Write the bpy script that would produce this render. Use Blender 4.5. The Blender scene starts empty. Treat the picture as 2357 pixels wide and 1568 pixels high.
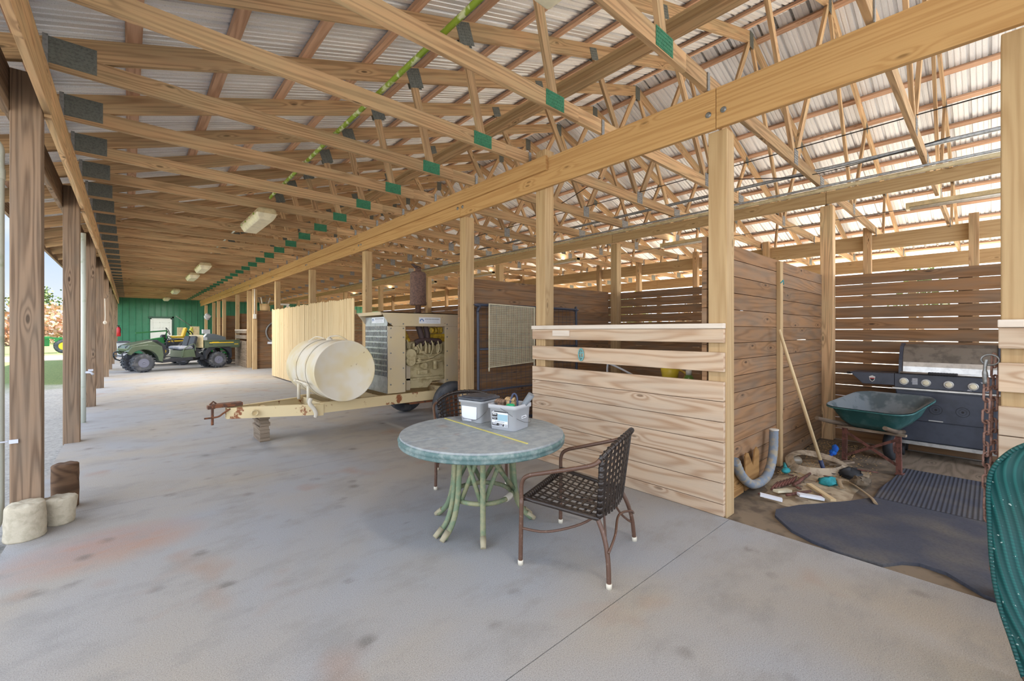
import bpy, math, random
from mathutils import Vector, Matrix, noise
R = random.Random(7)
SC = bpy.context.scene
COL = SC.collection
PI = math.pi
WL = {}

def lin(r, g, b, k=1.0):
    f = lambda c: (c/255/12.92 if c/255 <= .04045 else ((c/255+.055)/1.055)**2.4)*k
    return (f(r), f(g), f(b), 1)

# ------------------------------------------------------------ mesh builder
class MB:
    def __init__(s):
        s.v = []; s.f = []; s.uv = []; s.sm = []; s.mi = []; s.m = 0
    def face(s, idx, uv=None, smooth=False):
        s.f.append(tuple(idx)); s.uv.append(uv or [(0, 0)]*len(idx)); s.sm.append(smooth); s.mi.append(s.m)
    def box(s, lo, hi, M=None, axis=None):
        """axis aligned box; uv runs along its longest side, in metres"""
        lo = Vector(lo); hi = Vector(hi); d = hi-lo
        if axis is None: axis = max(range(3), key=lambda i: d[i])
        b = len(s.v)
        for k in range(8):
            p = Vector((hi.x if k & 1 else lo.x, hi.y if k & 2 else lo.y, hi.z if k & 4 else lo.z))
            s.v.append(M @ p if M else p)
        c = [Vector((hi.x if k & 1 else lo.x, hi.y if k & 2 else lo.y, hi.z if k & 4 else lo.z)) for k in range(8)]
        o = [i for i in range(3) if i != axis]
        for q, n in (((0, 4, 6, 2), 0), ((1, 3, 7, 5), 0), ((0, 1, 5, 4), 1), ((2, 6, 7, 3), 1), ((0, 2, 3, 1), 2), ((4, 5, 7, 6), 2)):
            if n == axis: uv = [(c[i][o[0]]*.3, c[i][o[1]]) for i in q]
            else:
                t = [i for i in o if i != n][0]
                off = .37*n + (.8 if q[0] else 0)
                uv = [(c[i][axis]-lo[axis], c[i][t]-lo[t]+off) for i in q]
            s.face([b+i for i in q], uv)
        return s
    def bar(s, p0, p1, w, h, up=(0, 0, 1)):
        """board from p0 to p1: w wide (sideways), h deep along up"""
        p0 = Vector(p0); p1 = Vector(p1); x = (p1-p0); L = x.length; x.normalize()
        y = Vector(up).cross(x)
        if y.length < 1e-4: y = Vector((0, 1, 0)).cross(x)
        y.normalize(); z = x.cross(y)
        M = Matrix((x, y, z)).transposed().to_4x4(); M.translation = p0
        return s.box((0, -w/2, -h/2), (L, w/2, h/2), M, 0)
    def tube(s, pts, r, n=8, closed=False, caps=True, flat=1.0):
        pts = [Vector(p) for p in pts]; N = len(pts)
        rs = r if isinstance(r, (list, tuple)) else [r]*N
        b = len(s.v); t0 = None; u = 0
        prev = None
        for i, p in enumerate(pts):
            if closed: t = pts[(i+1) % N]-pts[i-1]
            else: t = pts[min(i+1, N-1)]-pts[max(i-1, 0)]
            t.normalize()
            if prev is None:
                a = Vector((0, 0, 1)) if abs(t.z) < .9 else Vector((1, 0, 0))
                nrm = a.cross(t).normalized()
            else:
                nrm = prev - t*prev.dot(t); nrm.normalize()
            prev = nrm; bi = t.cross(nrm)
            for k in range(n):
                a = 2*PI*k/n
                s.v.append(p+nrm*math.cos(a)*rs[i]+bi*math.sin(a)*rs[i]*flat)
        ln = [0]
        for i in range(1, N+1): ln.append(ln[-1]+(pts[i % N]-pts[i-1]).length)
        for i in range(N if closed else N-1):
            j = (i+1) % N
            for k in range(n):
                q = (k+1) % n
                s.face((b+i*n+k, b+i*n+q, b+j*n+q, b+j*n+k), [(ln[i], k/n*.2), (ln[i], (k+1)/n*.2), (ln[i+1], (k+1)/n*.2), (ln[i+1], k/n*.2)], True)
        if caps and not closed:
            s.face([b+k for k in range(n)][::-1]); s.face([b+(N-1)*n+k for k in range(n)])
        return s
    def lathe(s, prof, n=24, M=None, smooth=True, capb=True, capt=True):
        """prof: list of (r,z) revolved round local z"""
        b = len(s.v)
        for r, z in prof:
            for k in range(n):
                a = 2*PI*k/n
                p = Vector((r*math.cos(a), r*math.sin(a), z)); s.v.append(M @ p if M else p)
        for i in range(len(prof)-1):
            for k in range(n):
                q = (k+1) % n
                s.face((b+i*n+k, b+i*n+q, b+(i+1)*n+q, b+(i+1)*n+k), [(k/n, prof[i][1]), ((k+1)/n, prof[i][1]), ((k+1)/n, prof[i+1][1]), (k/n, prof[i+1][1])], smooth)
        if capb: s.face([b+k for k in range(n)][::-1], [(.5+.5*math.cos(2*PI*k/n), .5+.5*math.sin(2*PI*k/n)) for k in range(n)][::-1])
        if capt: s.face([b+(len(prof)-1)*n+k for k in range(n)], [(.5+.5*math.cos(2*PI*k/n), .5+.5*math.sin(2*PI*k/n)) for k in range(n)])
        return s
    def prism(s, poly, t0, t1, M=None):
        """2d polygon (ccw, local xy) extruded along local z from t0 to t1"""
        b = len(s.v); n = len(poly)
        for t in (t0, t1):
            for x, y in poly:
                p = Vector((x, y, t)); s.v.append(M @ p if M else p)
        s.face([b+i for i in range(n)][::-1], [poly[i] for i in range(n)][::-1])
        s.face([b+n+i for i in range(n)], list(poly))
        for i in range(n):
            j = (i+1) % n
            s.face((b+i, b+j, b+n+j, b+n+i), [(poly[i][0], t0), (poly[j][0], t0), (poly[j][0], t1), (poly[i][0], t1)])
        return s
    def grid(s, fn, nu, nv, smooth=True, closeu=False):
        b = len(s.v); U = nu if closeu else nu+1
        for j in range(nv+1):
            for i in range(U): s.v.append(Vector(fn(i/nu, j/nv)))
        for j in range(nv):
            for i in range(nu):
                k = (i+1) % U
                s.face((b+j*U+i, b+j*U+k, b+(j+1)*U+k, b+(j+1)*U+i), [(i/nu, j/nv), ((i+1)/nu, j/nv), ((i+1)/nu, (j+1)/nv), (i/nu, (j+1)/nv)], smooth)
        return s
    def ball(s, c, r, n=10, sq=(1, 1, 1), M=None):
        c = Vector(c)
        def fn(u, v):
            a = 2*PI*u; t = PI*(v*.98+.01)
            p = Vector((math.sin(t)*math.cos(a)*r*sq[0], math.sin(t)*math.sin(a)*r*sq[1], -math.cos(t)*r*sq[2]))
            return c+(M @ p if M else p)
        return s.grid(fn, n, max(4, n//2+1), True, True)
    def build(s, name, mat, parent=None, local=False, origin=None, bevel=0, solid=0, subsurf=0):
        me = bpy.data.meshes.new(name)
        off = Vector((0, 0, 0))
        if parent is not None and not local: off = WL.get(parent.name, off)
        if origin is not None: off = Vector(origin)
        me.from_pydata([v-off for v in s.v], [], s.f)
        uv = me.uv_layers.new(name='UVMap')
        flat = [c for f in s.uv for q in f for c in (q[0], q[1])]
        uv.data.foreach_set('uv', flat)
        me.polygons.foreach_set('use_smooth', s.sm)
        mats = mat if isinstance(mat, (list, tuple)) else [mat]
        for m in mats: me.materials.append(m)
        if len(mats) > 1: me.polygons.foreach_set('material_index', s.mi)
        me.update()
        o = bpy.data.objects.new(name, me); COL.objects.link(o)
        if parent is not None:
            o.parent = parent; WL[o.name] = WL.get(parent.name, Vector((0, 0, 0)))
        elif origin is not None: o.location = origin
        if solid:
            m = o.modifiers.new('s', 'SOLIDIFY'); m.thickness = solid; m.offset = 0
        if bevel:
            m = o.modifiers.new('b', 'BEVEL'); m.width = bevel; m.segments = 2; m.limit_method = 'ANGLE'; m.angle_limit = .6
        if subsurf:
            m = o.modifiers.new('u', 'SUBSURF'); m.levels = subsurf; m.render_levels = subsurf
        return o

def tag(o, label=None, cat=None, group=None, kind=None):
    if label: o['label'] = label
    if cat: o['category'] = cat
    if group: o['group'] = group
    if kind: o['kind'] = kind
    return o
def thing(name, label, cat, loc=(0, 0, 0), rz=0, group=None):
    o = bpy.data.objects.new(name, None); COL.objects.link(o)
    o.empty_display_size = .1
    o.location = loc; o.rotation_euler = (0, 0, rz); WL[o.name] = Vector(loc)
    return tag(o, label, cat, group, 'thing')
def dup(root, loc=None, label=None, rot=None, group=None):
    r = root.copy(); COL.objects.link(r)
    if loc is not None: r.location = loc
    if rot is not None: r.rotation_euler = rot
    if label: r['label'] = label
    if group: r['group'] = group
    for ch in list(root.children):
        c = ch.copy(); COL.objects.link(c); c.parent = r
        for g in list(ch.children):
            d = g.copy(); COL.objects.link(d); d.parent = c
    return r
def curve(ctrl, n=6, closed=False):
    """catmull-rom through control points"""
    P = [Vector(p) for p in ctrl]; out = []; N = len(P)
    for i in range(N if closed else N-1):
        if closed: a, b, c, d = P[i-1], P[i], P[(i+1) % N], P[(i+2) % N]
        else: a, b, c, d = P[max(i-1, 0)], P[i], P[i+1], P[min(i+2, N-1)]
        for k in range(n):
            t = k/n
            out.append(.5*((2*b)+(c-a)*t+(2*a-5*b+4*c-d)*t*t+(3*b-a-3*c+d)*t**3))
    if not closed: out.append(P[-1])
    return out
ORD = ['first', 'second', 'third', 'fourth', 'fifth', 'sixth', 'seventh', 'eighth', 'ninth', 'tenth', 'eleventh', 'twelfth', 'thirteenth', 'fourteenth', 'fifteenth', 'sixteenth', 'seventeenth', 'eighteenth', 'nineteenth', 'twentieth', 'twenty-first', 'twenty-second', 'twenty-third', 'twenty-fourth', 'twenty-fifth', 'twenty-sixth', 'twenty-seventh', 'twenty-eighth', 'twenty-ninth', 'thirtieth', 'thirty-first', 'thirty-second', 'thirty-third', 'thirty-fourth', 'thirty-fifth', 'thirty-sixth', 'thirty-seventh', 'thirty-eighth']

# ------------------------------------------------------------ materials
class NT:
    def __init__(s, name):
        s.m = bpy.data.materials.new(name); s.m.use_nodes = True
        s.t = s.m.node_tree; s.n = s.t.nodes; s.l = s.t.links
        s.b = s.n['Principled BSDF']
    def new(s, typ, **kw):
        n = s.n.new(typ)
        for k, v in kw.items(): setattr(n, k, v)
        return n
    def put(s, sock, v):
        if hasattr(v, 'is_output') or isinstance(v, bpy.types.NodeSocket): s.l.new(v, sock)
        else: sock.default_value = v
    def math(s, op, a, b=None, c=None, clamp=False):
        n = s.new('ShaderNodeMath', operation=op); n.use_clamp = clamp
        for i, v in enumerate((a, b, c)):
            if v is not None: s.put(n.inputs[i], v)
        return n.outputs[0]
    def vmath(s, op, a, b=None):
        n = s.new('ShaderNodeVectorMath', operation=op)
        s.put(n.inputs[0], a)
        if b is not None: s.put(n.inputs[3] if op == 'SCALE' else n.inputs[1], b)
        return n.outputs[0]
    def noise(s, vec, scale, detail=1.0, rough=.5, dist=0.0):
        n = s.new('ShaderNodeTexNoise'); s.put(n.inputs['Vector'], vec)
        n.inputs['Scale'].default_value = scale; n.inputs['Detail'].default_value = detail
        n.inputs['Roughness'].default_value = rough; n.inputs['Distortion'].default_value = dist
        return n.outputs['Fac']
    def ramp(s, fac, stops, interp='LINEAR'):
        n = s.new('ShaderNodeValToRGB'); s.put(n.inputs[0], fac); r = n.color_ramp; r.interpolation = interp
        while len(r.elements) < len(stops): r.elements.new(.5)
        for e, (p, c) in zip(r.elements, stops):
            e.position = p; e.color = c if isinstance(c, (tuple, list)) else (c, c, c, 1)
        return n.outputs[0]
    def mix(s, fac, a, b, typ='MIX'):
        n = s.new('ShaderNodeMix', data_type='RGBA', blend_type=typ)
        s.put(n.inputs[0], fac); s.put(n.inputs[6], a); s.put(n.inputs[7], b)
        return n.outputs[2]
    def coord(s, w='Object'): return s.new('ShaderNodeTexCoord').outputs[w]
    def done(s, col=None, rough=.7, metal=0.0, bump=None, bs=.3, bd=.01, spec=None, alpha=None):
        if col is not None: s.put(s.b.inputs['Base Color'], col)
        s.put(s.b.inputs['Roughness'], rough); s.put(s.b.inputs['Metallic'], metal)
        if spec is not None: s.b.inputs['Specular IOR Level'].default_value = spec
        if bump is not None:
            n = s.new('ShaderNodeBump'); n.inputs['Strength'].default_value = bs; n.inputs['Distance'].default_value = bd
            s.l.new(bump, n.inputs['Height']); s.l.new(n.outputs[0], s.b.inputs['Normal'])
        return s.m

def wood(name, light, dark, k=1.0, var=.22, grain=1.0, weather=None, wamt=0.0, knot=.8, dens=9.0, fibre=.25, ys=6.0, kn_s=1.1, xs=1.0):
    """sawn softwood: cathedral grain and knots along each board's own length (uv in metres)"""
    N = NT(name)
    uv = N.coord('UV'); rnd = N.new('ShaderNodeNewGeometry').outputs['Random Per Island']
    orn = N.new('ShaderNodeObjectInfo').outputs['Random']
    rr = N.math('ADD', rnd, N.math('MULTIPLY', orn, 3.7))
    off = N.new('ShaderNodeCombineXYZ')
    N.put(off.inputs[0], N.math('MULTIPLY', rr, 57.3)); N.put(off.inputs[1], N.math('MULTIPLY', rr, 23.1)); N.put(off.inputs[2], N.math('MULTIPLY', rr, 9.7))
    p = N.vmath('ADD', uv, off.outputs[0])
    ps = N.vmath('MULTIPLY', p, (xs, ys, 1.0))
    # knots
    vo = N.new('ShaderNodeTexVoronoi', voronoi_dimensions='2D'); N.put(vo.inputs['Vector'], N.vmath('MULTIPLY', p, (1.0, 3.2, 1.0))); vo.inputs['Scale'].default_value = kn_s
    vc = N.new('ShaderNodeSeparateColor'); N.l.new(vo.outputs['Color'], vc.inputs[0])
    kd = N.math('ADD', vo.outputs['Distance'], N.math('GREATER_THAN', vc.outputs[0], .55))
    kfall = N.math('POWER', N.math('SUBTRACT', 1.0, N.math('MULTIPLY', kd, 3.2), clamp=True), 3.0)
    n1 = N.noise(ps, .8, 1.5, .4)
    h = N.math('ADD', n1, N.math('MULTIPLY', kfall, .3))
    ring = N.math('SINE', N.math('MULTIPLY', h, dens*2*PI))
    ring = N.math('POWER', N.math('MULTIPLY_ADD', ring, .5, .5), 1.7)
    fib = N.noise(N.vmath('MULTIPLY', p, (5.0, 130.0, 1.0)), 1.0, 1.0)
    fac = N.math('ADD', N.math('MULTIPLY', ring, .62*grain), N.math('MULTIPLY', N.math('SUBTRACT', fib, .5), fibre*2), clamp=True)
    L = lin(*light, k); D = lin(*dark, k)
    c = N.mix(fac, L, D)
    kn = N.ramp(kd, [(.022, 1.0), (.05, 0.0)])
    c = N.mix(N.math('MULTIPLY', kn, knot), c, tuple(x*.38 for x in D[:3])+(1,))
    if weather:
        w = N.noise(N.vmath('MULTIPLY', p, (1.2, 5.0, 1.0)), 1.6, 2.0, .6)
        c = N.mix(N.math('MULTIPLY', N.ramp(w, [(.38, 0.0), (.66, 1.0)]), wamt), c, lin(*weather, k))
    br = N.math('MULTIPLY_ADD', N.math('SUBTRACT', N.math('FRACT', N.math('MULTIPLY', rr, 7.31)), .5), var*2, 1.0)
    cc = N.new('ShaderNodeVectorMath', operation='SCALE'); N.l.new(c, cc.inputs[0]); N.l.new(br, cc.inputs[3])
    return N.done(cc.outputs[0], .82, spec=.2)

def plain(name, rgb, rough=.5, metal=0.0, k=1.0, var=.0, vs=8.0, col2=None, spec=None, bump=0.0, thr=(.45, .62)):
    N = NT(name); c = lin(*rgb, k)
    if col2 is not None or var:
        n = N.noise(N.coord('Object'), vs, 3.0, .6)
        d = lin(*col2, k) if col2 else tuple(x*(1-var) for x in c[:3])+(1,)
        c = N.mix(N.ramp(n, [(thr[0], 0.0), (thr[1], 1.0)]), c, d)
        return N.done(c, rough, metal, bump=n if bump else None, bs=bump, spec=spec)
    return N.done(c, rough, metal, spec=spec)

def rusty(name, paint, rust=(120, 62, 34), k=1.0, amt=.58, sc=9.0, rough=.6, fade=None):
    N = NT(name); co = N.coord('Object')
    n = N.noise(co, sc, 4.0, .65); n2 = N.noise(co, sc*.3, 2.0)
    base = lin(*paint, k)
    if fade: base = N.mix(N.ramp(n2, [(.4, 0.0), (.65, 1.0)]), base, lin(*fade, k))
    m = N.math('MULTIPLY_ADD', N.math('SUBTRACT', n2, .5), .35, n)
    c = N.mix(N.ramp(m, [(amt, 0.0), (amt+.05, 1.0)]), base, lin(*rust, k))
    return N.done(c, rough)
# ------------------------------------------------------------ palette
M = {}
M['beam'] = wood('golden_beam_wood', (220, 178, 122), (188, 140, 86), .78, .05, .8, knot=.6, dens=9, ys=13, xs=.35)
M['post'] = wood('pale_post_wood', (212, 182, 138), (178, 142, 98), .76, .05, .7, knot=.6, dens=8, ys=9, xs=.5)
M['oldpost'] = wood('weathered_post_wood', (162, 136, 112), (92, 74, 60), .86, .05, 1.0, weather=(136, 124, 110), wamt=.4, knot=.8, dens=8, ys=14, xs=.55)
M['truss'] = wood('brown_truss_wood', (202, 166, 126), (128, 98, 70), 1.0, .2, .9, weather=(176, 162, 126), wamt=.4, knot=.8, dens=8, ys=13, xs=.5)
M['purlin'] = wood('purlin_wood', (206, 168, 140), (150, 116, 92), 1.0, .16, .8, knot=.7, dens=6, ys=9, xs=.6)
M['wall'] = wood('stall_board_wood', (170, 130, 94), (114, 84, 58), .74, .14, .75, weather=(136, 124, 110), wamt=.5, knot=.9, dens=8, ys=8, xs=.7)
M['half'] = wood('bleached_board_wood', (222, 196, 168), (172, 130, 94), .8, .05, 1.0, weather=(196, 184, 168), wamt=.35, knot=.75, dens=9, ys=6, xs=.7)
M['fence'] = wood('new_picket_wood', (236, 212, 168), (214, 180, 132), .78, .05, .7, knot=.5, dens=6, ys=9, xs=.5)
M['greywood'] = wood('grey_scrap_wood', (150, 134, 116), (102, 88, 72), .9, .1, .8, knot=.5)
M['white'] = plain('white_paint', (226, 222, 212), .6, k=.95, var=.12, vs=20)
M['cap'] = wood('pale_cap_board', (238, 226, 212), (220, 200, 178), .85, .03, .5, knot=.1)
M['galv'] = plain('galvanised_steel', (150, 152, 152), .45, .6, var=.3, vs=30)
M['plate'] = plain('dark_nail_plate', (112, 116, 110), .55, .2, var=.3, vs=60)
M['green_plate'] = plain('green_nail_plate', (58, 132, 98), .6, .1, var=.3, vs=60)
M['pvc'] = plain('white_pipe_plastic', (206, 212, 200), .5, col2=(150, 172, 130), vs=6, thr=(.58, .8))
M['mossy'] = plain('mossy_pipe', (196, 204, 158), .6, col2=(128, 152, 40), vs=9, thr=(.42, .5))
M['black'] = plain('black_rubber', (44, 46, 50), .75, var=.35, vs=12)
M['dark'] = plain('dark_void_metal', (34, 34, 36), .7)
M['lamp'] = plain('clouded_diffuser', (222, 214, 186), .35, var=.15, vs=10)
M['lampbase'] = plain('cream_lamp_base', (206, 190, 150), .5, var=.2, vs=12)
M['red'] = plain('red_enamel', (186, 34, 44), .35)
M['concrete_lump'] = plain('rough_concrete', (192, 182, 160), .95, col2=(178, 168, 146), vs=22, bump=.6)

def roofmat():
    N = NT('galvanised_roof_sheet'); co = N.coord('Object')
    n = N.noise(co, 260.0, 2.0); n2 = N.noise(N.vmath('MULTIPLY', co, (.2, 5.0, .2)), 1.5, 3.0)
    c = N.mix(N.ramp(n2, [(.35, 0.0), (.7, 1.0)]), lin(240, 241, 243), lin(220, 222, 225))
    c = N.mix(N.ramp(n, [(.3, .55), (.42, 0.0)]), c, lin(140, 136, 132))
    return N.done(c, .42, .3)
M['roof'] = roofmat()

def floormat():
    N = NT('worn_concrete'); co = N.coord('Object')
    big = N.noise(co, .55, 3.0, .55, .4); mid = N.noise(N.vmath('MULTIPLY', co, (1.0, 1.6, 1.0)), 2.2, 4.0, .65)
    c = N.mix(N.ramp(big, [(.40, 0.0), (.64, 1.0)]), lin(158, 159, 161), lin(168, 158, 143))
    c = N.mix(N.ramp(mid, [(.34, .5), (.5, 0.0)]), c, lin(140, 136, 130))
    # rust stain patches
    st = N.noise(N.vmath('ADD', co, (3.3, 1.7, 0)), .9, 3.0, .6)
    c = N.mix(N.ramp(st, [(.62, 0.0), (.74, .6)]), c, lin(158, 116, 84))
    dv = N.new('ShaderNodeVectorMath', operation='LENGTH'); N.put(dv.inputs[0], N.vmath('MULTIPLY', N.vmath('SUBTRACT', co, (-.12, 4.1, 0)), (1.0, 1.5, 1.0)))
    rf = N.math('MULTIPLY', N.ramp(dv.outputs['Value'], [(.15, .75), (.62, 0.0)]), N.ramp(mid, [(.34, .3), (.6, 1.0)]))
    c = N.mix(rf, c, lin(176, 122, 88))
    # dark drips
    vo = N.new('ShaderNodeTexVoronoi'); N.put(vo.inputs['Vector'], N.vmath('ADD', co, N.vmath('SCALE', N.new('ShaderNodeCombineXYZ').outputs[0], 1.0))); vo.inputs['Scale'].default_value = 3.1
    drip = N.math('MULTIPLY', N.ramp(vo.outputs['Distance'], [(.06, 1.0), (.2, 0.0)]), N.ramp(mid, [(.46, 1.0), (.56, 0.0)]))
    c = N.mix(N.math('MULTIPLY', drip, .55), c, lin(96, 90, 82))
    sp = N.noise(co, 190.0, 2.0, .7)
    c = N.mix(N.math('MULTIPLY', N.math('SUBTRACT', sp, .5), .9), c, lin(255, 255, 255), 'OVERLAY') if False else N.mix(N.ramp(sp, [(.34, .5), (.5, 0.0)]), c, lin(104, 100, 96))
    c = N.mix(N.ramp(sp, [(.56, 0.0), (.72, .5)]), c, lin(190, 188, 184))
    return N.done(c, .75, bump=sp, bs=.25, bd=.004, spec=.3)
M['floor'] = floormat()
M['dirt'] = plain('stall_dirt', (128, 112, 92), .95, col2=(92, 80, 66), vs=5, bump=.5)
def groundmat():
    N = NT('yard_ground'); co = N.coord('Object')
    n = N.noise(co, .35, 4.0, .6); g = N.noise(co, 26.0, 3.0, .7)
    x = N.new('ShaderNodeSeparateXYZ'); N.l.new(co, x.inputs[0])
    grav = N.mix(N.ramp(g, [(.3, 0.0), (.7, 1.0)]), lin(130, 128, 122), lin(176, 172, 164))
    grass = N.mix(N.ramp(g, [(.35, 0.0), (.65, 1.0)]), lin(58, 84, 36), lin(112, 122, 62))
    far = N.math('MULTIPLY_ADD', N.math('SUBTRACT', n, .5), 9.0, x.outputs[1])
    c = N.mix(N.ramp(N.math('DIVIDE', far, 100.0, clamp=True), [(.16, 0.0), (.2, 1.0)]), grav, grass)
    c = N.mix(N.ramp(N.math('DIVIDE', x.outputs[1], 100.0, clamp=True), [(.335, 0.0), (.345, 1.0), (.40, 1.0), (.41, 0.0)]), c, lin(176, 160, 138))
    c = N.mix(N.ramp(N.math('DIVIDE', x.outputs[0], 100.0, clamp=True), [(.155, 0.0), (.165, 1.0)]), c, N.mix(N.ramp(g, [(.3, 0.0), (.7, 1.0)]), lin(206, 194, 172), lin(228, 218, 200)))  # pale sand past the outer eave, added to bounce sunlight up to the roof
    return N.done(c, .95)
M['ground'] = groundmat()
M['greenwall'] = plain('green_steel_siding', (50, 118, 88), .45, var=.12, vs=3)
M['door'] = plain('white_door_paint', (206, 212, 208), .45)
# ------------------------------------------------------------ setting
def roof_z(x): return 3.88+.335*x if x <= 7.65 else 3.88+.335*(15.3-x)
RX = 7.65
FW = 35.4          # far end wall
Y0 = -3.4          # gable end behind the camera
# concrete aisle slabs with open joints
fl = MB()
ys = [-6.0, 1.385, 5.04, 8.35, 11.0, 14.7, 18.4, 22.0, 25.7, 29.3, FW]
for a, b in zip(ys, ys[1:]): fl.box((-.64, a+.0025, -.3), (3.56, b-.0025, 0))
for a, b in ((1.64, 5.2), (5.2, 12), (12, 19.2), (19.2, 26.6), (26.6, FW)): fl.box((3.568, a+.004, -.3), (7.4, b-.004, -.004 if a > 2 else -.02))
fl.box((-.6, -5.9, -.29), (3.5, FW-.1, -.007)); fl.box((7.4, -6, -.3), (15.9, FW, -.02))
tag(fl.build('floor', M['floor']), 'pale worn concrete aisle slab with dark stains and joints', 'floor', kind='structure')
sf = MB(); sf.box((3.568, -6, -.3), (7.395, 1.63, -.02))
tag(sf.build('floor', M['dirt']), 'bare dirt floor of the open stall under the black mats', 'floor', kind='structure')
g = MB()
def gz(u, v):
    x = -160+320*u; y = -40+260*v
    return (x, y, -.1)
g.grid(gz, 40, 40)
tag(g.build('ground', M['ground']), 'gravel and grass yard outside the shed', 'ground', kind='structure')

# roof sheets: ribbed steel, ribs run down the slope
def roof_sheet(x0, x1, name, label):
    m = MB(); prof = []
    y = Y0-.3
    while y < FW+.4:
        for dy, h in ((0, 0), (.010, .028), (.036, .028), (.046, 0), (.094, 0), (.098, .009), (.114, .009), (.118, 0), (.162, 0), (.166, .009), (.182, .009), (.186, 0)): prof.append((y+dy, h))
        y += .23
    b = len(m.v); n = len(prof)
    for x in (x0, x1):
        for yy, h in prof: m.v.append(Vector((x, yy, roof_z(x)+.052+h)))
    for i in range(n-1): m.face((i, i+1, n+i+1, n+i), [(0, 0)]*4)
    o = m.build(name, M['roof']); tag(o, label, 'roof', kind='structure')
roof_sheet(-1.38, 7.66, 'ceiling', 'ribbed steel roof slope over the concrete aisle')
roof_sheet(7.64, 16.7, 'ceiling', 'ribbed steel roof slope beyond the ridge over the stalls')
m = MB()   # ridge flashing
for sgn in (-1, 1):
    m.bar((RX+sgn*.11, Y0, roof_z(RX)+.03), (RX+sgn*.11, FW, roof_z(RX)+.03), .26, .004, (sgn*.32, 0, 1))
tag(m.build('trim_1', M['galv']), 'grey ridge flashing along the peak of the roof', 'trim', kind='structure')

# far end wall
m = MB(); y = FW
x = -1.3
pts = []
while x < 16.6:
    for dx, h in ((0, 0), (.02, .03), (.05, .03), (.07, 0)): pts.append((x+dx, h))
    x += .31
n = len(pts)
for xx, h in pts: m.v.append(Vector((xx, y-h, -.1)))
for xx, h in pts: m.v.append(Vector((xx, y-h, max(3.2, roof_z(xx)))))
for i in range(n-1): m.face((i, i+1, n+i+1, n+i), [(0, 0)]*4)
wb = m.build('wall_far', M['greenwall']); tag(wb, 'green ribbed steel wall closing the far end of the shed', 'wall', kind='structure')
d = MB(); d.box((1.06, FW-.12, 0), (2.0, FW-.06, 2.24))
do = d.build('door_1', M['door']); tag(do, 'white six-panel door in the green end wall', 'door', kind='structure')
p = MB()
for cx in (1.3, 1.76):
    for z0, z1 in ((.25, .85), (1.0, 1.55), (1.68, 2.05)):
        for a0, a1, c0, c1 in ((cx-.17, cx+.17, z0, z0+.025), (cx-.17, cx+.17, z1-.025, z1), (cx-.17, cx-.145, z0, z1), (cx+.145, cx+.17, z0, z1)):
            p.box((a0, FW-.135, c0), (a1, FW-.12, c1))
p.build('door_panel', M['door'], do)
p = MB()
for a in ((1.0, 0, 1.06, 2.3), (2.0, 0, 2.06, 2.3), (1.0, 2.24, 2.06, 2.3)): p.box((a[0], FW-.14, a[1]), (a[2], FW-.05, a[3]))
p.build('door_frame', M['door'], do)
p = MB(); p.ball((1.93, FW-.17, 1.02), .035); p.build('door_knob', M['galv'], do)
m = MB(); m.box((2.08, FW-.1, 0), (2.16, FW-.03, 2.45)); m.box((.9, FW-.1, 2.32), (2.16, FW-.03, 2.42))
tag(m.build('trim_2', plain('dark_green_trim', (16, 70, 52), .5)), 'dark green trim around the white door', 'trim', kind='structure')

# ------------------------------------------------------------ posts
def post(x0, x1, y0, y1, z1, mat, name, label, cat='post', group=None, bevel=.006, z0=-.02):
    if z1 > 3.45:
        for k in range(-2, 34):
            yt = 1.583+1.06*k
            if y0-.03 < yt < y1+.03:
                d = yt-.04-y1 if yt > (y0+y1)/2 else yt+.04-y0
                y0 += d; y1 += d
    m = MB(); m.box((x0, y0, z0), (x1, y1, z1), axis=2)
    o = m.build(name, M[mat], origin=((x0+x1)/2, (y0+y1)/2, 0), bevel=bevel)
    return tag(o, label, cat, group, 'thing')
eave = [4.8]+[8.19+3.67*k for k in range(8)]
whr = ['beside the two concrete plugs', 'next after the post with concrete plugs', 'next to the white standpipe']
for i, y in enumerate(eave):
    post(-.655, -.495, y, y+.155, 3.44, 'oldpost', 'shed_post', 'brown weathered square post on the open yard side, '+(whr[i] if i < 3 else ORD[i]+' back from the concrete plugs'), group='posts along the open yard side')
front = [(-.19, 'golden square post by the hanging chain and green mesh chair'), (1.42, 'pale square post at the end of the slatted half wall by the mats'),
         (3.45, 'pale square post at the far end of the slatted half wall, beam beside its top'), (5.02, 'pale square post in front of the generator wheel'),
         (8.53, 'pale square post just behind the generator exhaust side of the picket fence'), (12.1, 'pale square post behind the joint of the two picket fence panels'),
         (15.72, 'pale square post at the far edge of the picket fence panels'), (19.2, 'pale square post carrying the white conduit and outlet box'),
         (20.2, 'pale square post between the conduit post and the distant stall gate'), (22.75, 'square post at the far side of the distant grey stall gate'),
         (26.4, 'second square post beyond the distant grey stall gate'), (28.3, 'third square post beyond the distant grey stall gate'), (30.0, 'fourth square post beyond the distant grey stall gate'), (33.4, 'last square post of the golden beam row by the green wall')]
for y, lb in front:
    post(3.602, 3.752, y, y+.15, 3.62 if y == 3.45 else 3.145, 'post', 'stall_post', lb, group='posts under the golden front beam')
for i, y in enumerate([1.46, 5.0, 8.66, 12.3, 15.9, 19.6, 23.2, 26.9, 30.5, 34.0]):
    post(7.3, 7.45, y, y+.15, 3.26, 'post' if i > 0 else 'truss', 'ridge_post', 'square post on the stall back wall row, '+ORD[i]+' counted from the barbecue', group='posts along the stall back wall')
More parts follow.
